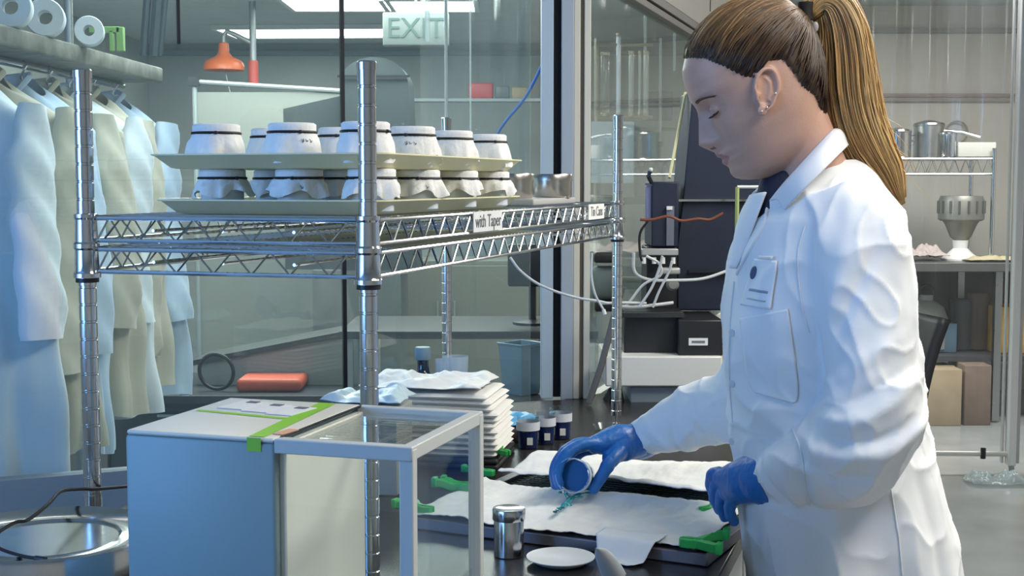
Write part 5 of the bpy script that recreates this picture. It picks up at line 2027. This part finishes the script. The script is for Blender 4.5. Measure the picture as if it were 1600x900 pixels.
# ponytail
psp = [(1262, 22, 0), (1284, 4, 0), (1303, 14, 0), (1314, 50, 0), (1319, 95, 0), (1323, 140, 0), (1334, 185, 0), (1355, 228, 0), (1385, 272, 0), (1409, 320, 0)]
prad = [14, 22, 30, 38, 43, 47, 46, 41, 28, 8]
sp_ = spline([P(x, y, YH + .012) for x, y, _ in psp], 60)
pr_ = [float(np.interp(k / 59 * 9, range(10), prad)) * K for k in range(60)]
tang = []
for k in range(60):
    t_ = Vector(sp_[min(59, k + 1)]) - Vector(sp_[max(0, k - 1)])
    tang.append(t_.normalized())
pm, pc = MB(), []
core = MB().tube([Vector(p) for p in sp_], [r_ * .80 for r_ in pr_], 24, flat=.62, up=(1, 0, 0))
for v_ in core.v:
    v_ += Vector((0, 0, 0))
co_ = core.build('ponytail', mat('ponytail_core', (.26, .155, .065), .6), hair, ang=180)
for s_i in range(1500):
    a = rnd.uniform(0, 2 * PI)
    rad = math.sqrt(rnd.uniform(.45, 1.02))
    if rnd.random() < .05:
        rad *= 1.10
    ph, am = rnd.uniform(0, 6), rnd.uniform(.02, .17)
    end = int(rnd.uniform(44, 60)) if rnd.random() < .6 else 59
    fq = rnd.uniform(.08, .16)
    pts, rr = [], []
    for k in range(0, end + 1, 2):
        t_ = tang[k]
        sx_ = Vector((t_.z, 0, -t_.x)).normalized()
        a2 = a + .25 * math.sin(k * .06)
        spread = rad + am * math.sin(k * fq + ph) + .10 * (max(0, k - 46) / 13) * math.sin(ph * 3)
        wob = noise.noise(Vector((math.cos(a) * 1.5, math.sin(a) * 1.5, k * .035))) * .14
        p = Vector(sp_[k]) + (sx_ * math.cos(a2) * (spread + wob) + Vector((0, -1, 0)) * math.sin(a2) * (spread + wob) * .62) * pr_[k]
        pts.append(p)
        rr.append(K * (.85 if k < end - 8 else .85 * max(.15, (end - k) / 8)))
    if len(pts) < 4:
        continue
    n0 = len(pm.v)
    pm.tube(pts, rr, 5)
    band = .5 + .5 * math.sin(a * 3 + 1.2)
    tone = .68 + .25 * band + rnd.gauss(0, .16) - (.22 if math.cos(a) > .6 else 0)
    c = hair_col(max(.15, min(1, tone)), rnd.random())
    pc += [c] * (len(pm.v) - n0)
pm.build('ponytail_strands', HATTR, hair, ang=180, cols=pc)
fl, fc = MB(), []
for _ in range(40):
    k = rnd.randint(22, 52)
    p0 = Vector(sp_[k]) + Vector((rnd.choice((-1, 1)) * pr_[k] * .9, rnd.uniform(-.5, .3) * pr_[k], 0))
    d = tang[k] * rnd.uniform(.03, .07) + Vector((rnd.uniform(.0, .03), 0, 0))
    pts = [p0, p0 + d * .5 + Vector((rnd.uniform(-.004, .008), -.004, 0)), p0 + d]
    n0 = len(fl.v)
    fl.tube(spline(pts, 8), [.5 * K * (1 - j / 9) for j in range(8)], 4)
    fc += [hair_col(.85, rnd.random())] * (len(fl.v) - n0)
fl.build('flyaway_strands', HATTR, hair, ang=180, cols=fc)

# ------------------------------------------------------------------ lab coat
COAT = mat('lab_coat_cotton', (.82, .84, .86), .75, bump=.10, bscale=60)


def folds(pts, r, specs, n=64, steps=90, flat=1., up=None):
    """loft along pts with radii r and cloth folds; specs: (pos, angle, length, width, amp, slant)"""
    P_ = spline(pts, steps)
    R_ = np.interp(np.linspace(0, 1, steps), np.linspace(0, 1, len(r)), r)
    rings = []
    x = None
    for i in range(steps):
        p = Vector(P_[i])
        t = (Vector(P_[min(i + 1, steps - 1)]) - Vector(P_[max(i - 1, 0)])).normalized()
        if x is None:
            x = (Vector((0, -1, 0)) - t * t.dot(Vector((0, -1, 0)))).normalized()
        x = (x - t * x.dot(t)).normalized()
        y = t.cross(x)
        s_ = i / (steps - 1)
        ring = []
        for k in range(n):
            a = 2 * PI * k / n
            d = 0.
            for (ps, an, ln, wd_, am, sl) in specs:
                da = (a - an + PI) % (2 * PI) - PI
                q = (s_ - ps) - sl * da
                d += am * math.exp(-(q / wd_) ** 2) * math.exp(-(da / ln) ** 2)
            d += .0022 * noise.noise(Vector((math.cos(a) * 1.6, math.sin(a) * 1.6, s_ * 9)))
            d += .0012 * noise.noise(Vector((math.cos(a) * 4, math.sin(a) * 4, s_ * 26)))
            ring.append(p + (x * math.cos(a) + y * math.sin(a) * flat) * (R_[i] + d))
        rings.append(ring)
    return rings


csec = [(248, 1252, 1340, .062), (262, 1236, 1352, .088), (280, 1214, 1368, .125), (305, 1190, 1385, .160), (340, 1165, 1402, .182), (390, 1148, 1414, .188), (440, 1140, 1420, .187), (500, 1134, 1424, .182),
        (560, 1134, 1428, .176), (640, 1140, 1438, .174), (700, 1148, 1452, .178), (760, 1157, 1470, .185), (820, 1167, 1484, .195), (900, 1180, 1492, .205), (1000, 1186, 1502, .215), (1130, 1184, 1515, .228), (1290, 1180, 1530, .24)]
cz = np.array([P(1300, s_[0], 2.12).z for s_ in csec])
cfx = np.array([P(s_[1], s_[0], 2.12).x for s_ in csec])
cbx = np.array([P(s_[2], s_[0], 2.12).x for s_ in csec])
cw = np.array([s_[3] for s_ in csec])
torso = MB()
rings = []
zz = np.linspace(cz[0], cz[-1], 150)
for z_ in zz:
    xf, xb, w_ = [float(np.interp(-z_, -cz, q)) for q in (cfx, cbx, cw)]
    ring = []
    low = max(0, (1.02 - z_) / .4)
    for k in range(128):
        a = 2 * PI * k / 128
        rx = (xb - xf) / 2
        x = (xf + xb) / 2 - math.cos(a) * rx
        y = 2.12 - math.copysign(abs(math.sin(a)) ** .88, math.sin(a)) * w_
        d = low * (.010 * math.sin(5 * a + 1.3 + 2 * z_) + .007 * math.sin(9 * a + 4 * z_)) + .003 * noise.noise(Vector((x * 9, y * 9, z_ * 5)))
        # side vent fold at the back hip, waist creases
        d += -.007 * low * math.exp(-((a - 2.15) / .05) ** 2) + .008 * low * math.exp(-((a - 2.3) / .12) ** 2)
        d += .006 * math.exp(-((a - .9) / .5) ** 2) * math.sin(z_ * 60 + a * 5) * math.exp(-((z_ - .99) / .10) ** 2)
        d += .004 * math.exp(-((a - .45) / .35) ** 2) * math.sin(z_ * 38 - a * 7) * math.exp(-((z_ - 1.28) / .12) ** 2)
        ring.append(Vector((x - math.cos(a) * d, y - math.sin(a) * d, z_)))
    rings.append(ring)
torso.rings(rings, cap=True)
# near sleeve: shoulder - elbow - cuff
A1 = [P(1312, 318, 2.01), P(1338, 385, 1.965), P(1352, 480, 1.94), P(1362, 580, 1.915), P(1362, 652, 1.905), P(1325, 705, 1.925), P(1262, 728, 1.985), P(1222, 739, 2.025), P(1196, 744, 2.05)]
R1 = [.062, .072, .070, .067, .076, .077, .062, .044, .034]
# angle 0 looks at the camera
sp1 = [(.36, .2, .9, .022, .006, .05), (.42, .0, 1.0, .018, -.007, .05), (.475, .1, 1.1, .020, .009, .07), (.52, -.1, 1.0, .016, -.009, .07), (.565, .1, 1.0, .020, .010, .08), (.61, 0, .9, .014, -.008, .06),
       (.66, .2, .8, .02, .008, -.05), (.71, 0, .9, .016, -.007, -.06), (.76, .1, .8, .02, .006, -.05), (.82, 0, 1.2, .014, -.005, .04), (.87, 0, 1.4, .018, .005, .03), (.92, 0, 1.5, .010, -.004, .0),
       (.20, .6, .5, .05, .006, .2), (.26, .5, .6, .02, -.006, .15), (.12, -.6, .6, .05, .004, -.1), (.955, 0, 3, .010, .002, 0)]
torso.rings(folds(A1, R1, sp1), cap=True)
# far sleeve
A2 = [P(1290, 330, 2.24), P(1262, 400, 2.29), P(1225, 500, 2.32), P(1182, 590, 2.34), P(1150, 632, 2.36), P(1100, 646, 2.40), P(1055, 664, 2.44), P(1022, 677, 2.465), P(998, 686, 2.485)]
R2 = [.060, .068, .066, .066, .066, .058, .050, .038, .031]
sp2 = [(.55, .0, 1.2, .018, .006, .06), (.60, .0, 1.2, .016, -.006, .06), (.66, .2, 1.2, .018, .006, -.05), (.72, 0, 1.2, .014, -.006, -.05), (.78, .1, 1.2, .016, .006, .06), (.84, 0, 1.3, .012, -.005, .05), (.9, 0, 1.5, .012, .004, 0)]
torso.rings(folds(A2, R2, sp2), cap=True)
co, no, ff = remeshed(torso, .0038, 2)
# drape: long soft creases and fine buckles
out = co.copy()
for i in range(len(co)):
    p = Vector(co[i])
    # cloth creases: warped ridges, running diagonally on the sleeves and nearly upright on the body
    wq = Vector((noise.noise(p * 4), noise.noise(p * 4 + Vector((9, 2, 5))), noise.noise(p * 4 + Vector((1, 7, 3))))) * .35
    e1 = 1 - abs(noise.noise(Vector((p.x * 7 - p.z * 7, p.y * 5, p.z * 6 + p.x * 5)) + wq))
    e2 = 1 - abs(noise.noise(Vector((p.x * 15 + p.z * 5, p.y * 12, p.z * 10 - p.x * 6)) + wq * 2 + Vector((4, 4, 4))))
    d = .0065 * (e1 ** 6 - .35) + .0040 * (e2 ** 7 - .3)
    d *= (.6 if p.z < .98 and p.y > 1.99 else 1) if p.z < 1.48 else max(.25, 1 - (p.z - 1.48) * 9)
    out[i] += no[i] * d
mb = MB()
mb.v = [Vector(p) for p in out]
mb.f = ff
coat = mb.build('lab_coat', COAT, woman, ang=180)
cbv = BVHTree.FromPolygons([Vector(p) for p in out], ff)
CAMP = Vector((0, 0, EYE))


def on_coat(px, py, off=.0015, ymin=0):
    d = (P(px, py, 2.0) - CAMP).normalized()
    h = cbv.ray_cast(CAMP, d)
    if h[0] is None:
        return P(px, py, 2.1)
    n_ = h[1]
    if n_.dot(d) > 0:
        n_ = -n_
    return h[0] + n_ * off


def patch(name, quad, m_, parent, nu=24, nv=24, off=.002, solid=.0015, inset=None):
    """cloth patch lying on the coat inside the outline quad (tl, tr, br, bl)"""
    tl, tr, br, bl = [Vector((q[0], q[1], 0)) for q in quad]

    def fn(u, v):
        a = tl.lerp(tr, u)
        b = bl.lerp(br, u)
        if inset and v > inset[0]:
            k = (v - inset[0]) / (1 - inset[0])
            sh = inset[1] * (1 - math.sqrt(max(0, 1 - k * k)))
            uu = sh + u * (1 - 2 * sh)
            a = tl.lerp(tr, uu)
            b = bl.lerp(br, uu)
        p = a.lerp(b, v)
        return on_coat(p.x, p.y, off)
    return MB().grid(fn, nu, nv).build(name, m_, parent, ang=60, solid=solid)


patch('chest_pocket', ((1158, 498), (1232, 482), (1252, 634), (1172, 612)), COAT, coat, 30, 40, .0025, .002, (.72, .16))
bd = patch('name_badge', ((1182, 404), (1217, 409), (1206, 484), (1160, 477)), mat('badge_holder', (.80, .84, .88), .35), coat, 14, 20, .004, .0012)
bd['label'] = 'white name badge in a clear holder'
MB().grid(lambda u, v: on_coat(1181.5 + 4.8 * math.cos(2 * PI * u) * v + 1.8 * math.sin(2 * PI * u) * v, 426 - 10.5 * math.sin(2 * PI * u) * v, .0052), 24, 5, closed_u=True).build('portrait_print', mat('badge_photo', (.05, .09, .17), .5), bd, solid=.0006)
patch('printed_line', ((1176, 451), (1203, 455), (1202, 459), (1174, 455)), mat('badge_ink', (.25, .32, .42), .6), bd, 8, 4, .0052, .0005)
patch('printed_line', ((1172, 466), (1200, 470), (1199, 472), (1171, 468)), mat('badge_ink_light', (.42, .46, .5), .6), bd, 8, 4, .0052, .0005)
patch('badge_clip', ((1190, 400), (1212, 402), (1211, 407), (1189, 405)), WHITEP, bd, 6, 4, .0055, .0012)
# front placket edge and shoulder seam
for (pl, r_, nm) in (([(1201, 318), (1196, 345), (1186, 368), (1170, 395), (1152, 428)], .0032, 'lapel_edge'), ([(1148, 440), (1142, 500), (1140, 580), (1145, 660)], .0016, 'placket_seam'),
                     ([(1392, 765), (1398, 800), (1404, 840), (1410, 898)], .0014, 'vent_seam'), ([(1258, 352), (1247, 400), (1252, 470), (1264, 520)], .0012, 'armhole_seam'),
                     ([(1238, 668), (1252, 705), (1258, 750), (1264, 790)], .0016, 'sleeve_seam')):
    pts = [on_coat(x, y, .0008) for x, y in [tuple(q)[:2] for q in spline([(a, b, 0) for a, b in pl], 30)]]
    MB().tube(pts, r_, 6).build(nm, COAT, coat, ang=80)
# collar and revers
NAVYC = TROU


def collar_side(sgn, name):
    # neckline from the nape round to the front on one side
    yy = 2.09
    if sgn > 0:
        inner = [P(1306, 200, 2.085), P(1296, 208, 2.045), P(1272, 234, 2.015), P(1245, 264, 2.005), P(1222, 290, 2.015), P(1203, 314, 2.035)]
        outer = [P(1328, 224, 2.085), P(1316, 236, 2.015), P(1290, 262, 1.972), P(1264, 288, 1.965), P(1244, 309, 1.975), P(1226, 328, 1.998)]
    else:
        inner = [P(1306, 200, 2.085), P(1292, 204, 2.13), P(1262, 226, 2.165), P(1236, 254, 2.17), P(1210, 274, 2.15), P(1188, 300, 2.10)]
        outer = [P(1328, 224, 2.085), P(1318, 228, 2.16), P(1290, 248, 2.205), P(1250, 276, 2.215), P(1205, 294, 2.19), P(1168, 318, 2.14)]
    a, b = spline(inner, 40), spline(outer, 40)

    def fn(u, v):
        p, q = Vector(a[min(39, int(u * 39 + .5))]), Vector(b[min(39, int(u * 39 + .5))])
        r = p.lerp(q, v)
        r.z += .012 * math.sin(PI * min(1, v * 1.15)) * (.6 if v < .8 else .4)
        r.y -= sgn * .006 * math.sin(PI * v)
        return r
    o = MB().grid(fn, 40, 12).build(name, COAT, coat, ang=60, solid=.003)
    # stand of the collar inside
    def st(u, v):
        i = min(39, int(u * 39 + .5))
        p = Vector(a[i])
        c = Vector((P(1268, 250, 2.08).x, 2.085, p.z))
        return p + Vector((0, 0, -.035 * v)) + (c - p).normalized() * .003 * v
    MB().grid(st, 40, 4).build('collar_stand', COAT, o, solid=.002)


collar_side(1, 'collar')
collar_side(-1, 'collar')
# navy top showing in the neck opening
m = MB().tube([P(1226, 262, 2.08), P(1222, 285, 2.085), P(1222, 312, 2.09), P(1224, 345, 2.09)], [.028, .042, .052, .06], 24, flat=.8)
m.build('navy_top', NAVYC, woman, ang=180)
# far revers falling at her chest
def rv(u, v):
    a = [P(1197, 300, 2.05), P(1180, 345, 2.055), P(1165, 385, 2.065), P(1150, 420, 2.075)]
    b = [P(1172, 306, 2.12), P(1157, 335, 2.13), P(1148, 370, 2.125), P(1143, 418, 2.10)]
    p, q = spline(a, 20)[int(v * 19)], spline(b, 20)[int(v * 19)]
    r = Vector(p).lerp(Vector(q), u)
    r.x -= .006 * math.sin(PI * u)
    return r


MB().grid(rv, 10, 20).build('far_lapel', COAT, coat, ang=60, solid=.003)
for y in (520, 600, 690):
    p = on_coat(1146, y, .002)
    MB().lathe(p, [(.001, 0), (.0055, .0), (.006, .0015), (.004, .002), (.001, .0015)], 14, (-.8, -.6, 0)).build('button', mat('coat_button', (.7, .72, .74), .3), coat)

# ------------------------------------------------------------------ gloved hands
GLOVE = mat('blue_nitrile', (.025, .155, .46), .38, bump=.35, bscale=90, var=.08, vscale=40, spec=.5)


def finger(mb, pts, r0, r1):
    s_ = spline(pts, 22)
    L = len(s_)
    mb.tube([Vector(p) for p in s_], [r0 + (r1 - r0) * (k / (L - 1)) + .0009 * math.exp(-((k / (L - 1) - .42) / .06) ** 2) + .0007 * math.exp(-((k / (L - 1) - .72) / .05) ** 2) for k in range(L)], 14)
    mb.ball(Vector(s_[-1]), r1, 8)
    mb.ball(Vector(s_[0]), r0, 8)


def glove(name, wrist, palm, fingers, thumb, cuffpts, cuffr, vox=.0017):
    g = MB()
    for pts, r in palm:
        g.tube([Vector(p) for p in spline(pts, 16)], list(np.interp(np.linspace(0, 1, 16), np.linspace(0, 1, len(r)), r)), 18)
        g.ball(Vector(pts[-1]), r[-1], 8)
    for pts, r0, r1 in fingers:
        finger(g, pts, r0, r1)
    finger(g, *thumb)
    g.tube([Vector(p) for p in spline(cuffpts, 20)], list(np.interp(np.linspace(0, 1, 20), np.linspace(0, 1, len(cuffr)), cuffr)), 26)
    co, no, ff = remeshed(g, vox, 3)
    for i in range(len(co)):
        p = Vector(co[i])
        co[i] += no[i] * (.0007 * noise.noise(p * 75) + .0005 * noise.noise(Vector((p.x * 160, p.y * 160, p.z * 60))))
    mb = MB()
    mb.v = [Vector(p) for p in co]
    mb.f = ff
    return mb.build(name, GLOVE, woman, ang=180)


# her right hand, reaching far: palm over the cup, fingers round its left side, thumb on its right
YR = 2.44
palmR = [([P(1000, 690, 2.475), P(965, 688, 2.455), P(930, 694, 2.425)], [.030, .030, .0165]),
         ([P(1000, 690, 2.48), P(965, 690, 2.475), P(930, 696, 2.465)], [.030, .030, .0165]),
         ([P(998, 692, 2.46), P(972, 702, 2.440), P(952, 716, 2.42)], [.026, .024, .014])]
finR = [([P(940, 693, 2.425), P(905, 696, 2.405), P(880, 714, 2.390), P(871, 738, 2.385), P(874, 758, 2.385)], .0118, .0088),
        ([P(938, 692, 2.445), P(902, 694, 2.430), P(877, 712, 2.415), P(866, 736, 2.412), P(868, 758, 2.412)], .0118, .0090),
        ([P(938, 695, 2.465), P(906, 699, 2.455), P(882, 716, 2.442), P(871, 738, 2.438), P(874, 756, 2.435)], .0112, .0086),
        ([P(940, 700, 2.485), P(912, 706, 2.478), P(892, 720, 2.468), P(882, 738, 2.462), P(884, 752, 2.46)], .0100, .0078)]
thR = ([P(968, 708, 2.42), P(952, 724, 2.395), P(940, 744, 2.385), P(928, 764, 2.38)], .0140, .0098)
cuffR_ = [P(1012, 682, 2.49), P(1000, 689, 2.478), P(984, 690, 2.468), P(968, 691, 2.46)]
glove('glove', None, palmR, finR, thR, cuffR_, [.0365, .0345, .033, .030])
# her left hand, near: bent down over the edge of the sheet
palmL = [([P(1188, 745, 2.060), P(1160, 746, 2.085), P(1130, 748, 2.130)], [.033, .031, .017]),
         ([P(1188, 748, 2.058), P(1162, 758, 2.075), P(1140, 768, 2.105)], [.033, .031, .018])]
finL = [([P(1138, 745, 2.125), P(1118, 740, 2.145), P(1111, 756, 2.160), P(1118, 778, 2.165)], .0122, .0092),
        ([P(1142, 755, 2.115), P(1122, 756, 2.135), P(1117, 776, 2.147), P(1124, 796, 2.150)], .0124, .0094),
        ([P(1148, 766, 2.100), P(1130, 772, 2.118), P(1127, 792, 2.128), P(1133, 808, 2.132)], .0118, .0090),
        ([P(1156, 776, 2.085), P(1142, 786, 2.098), P(1141, 803, 2.106), P(1147, 815, 2.112)], .0106, .0082)]
thL = ([P(1160, 742, 2.11), P(1140, 740, 2.165), P(1130, 755, 2.185), P(1126, 775, 2.195)], .0135, .0095)
cuffL_ = [P(1211, 746, 2.040), P(1194, 747, 2.052), P(1175, 747, 2.070), P(1155, 752, 2.085)]
glove('glove', None, palmL, finL, thL, cuffL_, [.0460, .0430, .037, .032])

# the cup she pours from: open end towards the left and the camera
cc = P(894, 743, 2.365)
ax = Vector((.34, .88, -.22)).normalized()
t = thing('pouring_cup', 'small clear cup of blue liquid tipped over the sheet, held in the right gloved hand', 'cup', cc + ax * .045, world=True)
rc = .0305
MB().lathe(cc, [(rc * 1.04, 0), (rc * 1.04, .0025), (rc, .0035), (rc * .92, .046), (rc * .85, .048), (.001, .048), (.001, .046), (rc * .84, .045), (rc * .95, .002), (rc * .99, 0), (rc * 1.04, 0)], 40, ax, cap=False).build('cup_wall', GB, t)
MB().lathe(cc, [(rc * .99, .010), (rc * .985, .021)], 40, ax, cap=False).build('white_band', mat('cup_band', (.62, .66, .74), .6), t, solid=.0012)
MB().lathe(cc + ax * .022, [(.001, 0), (rc * .90, 0), (rc * .86, .022), (.001, .022)], 32, ax).build('liquid', mat('blue_liquid', (.008, .09, .28), .35, spec=.2), t)
MB().tube([P(882, 770, 2.362), P(885, 777, 2.36), P(890, 784, 2.358)], [.0018, .0014, .0016], 8).build('liquid_drip', TEAL, t)
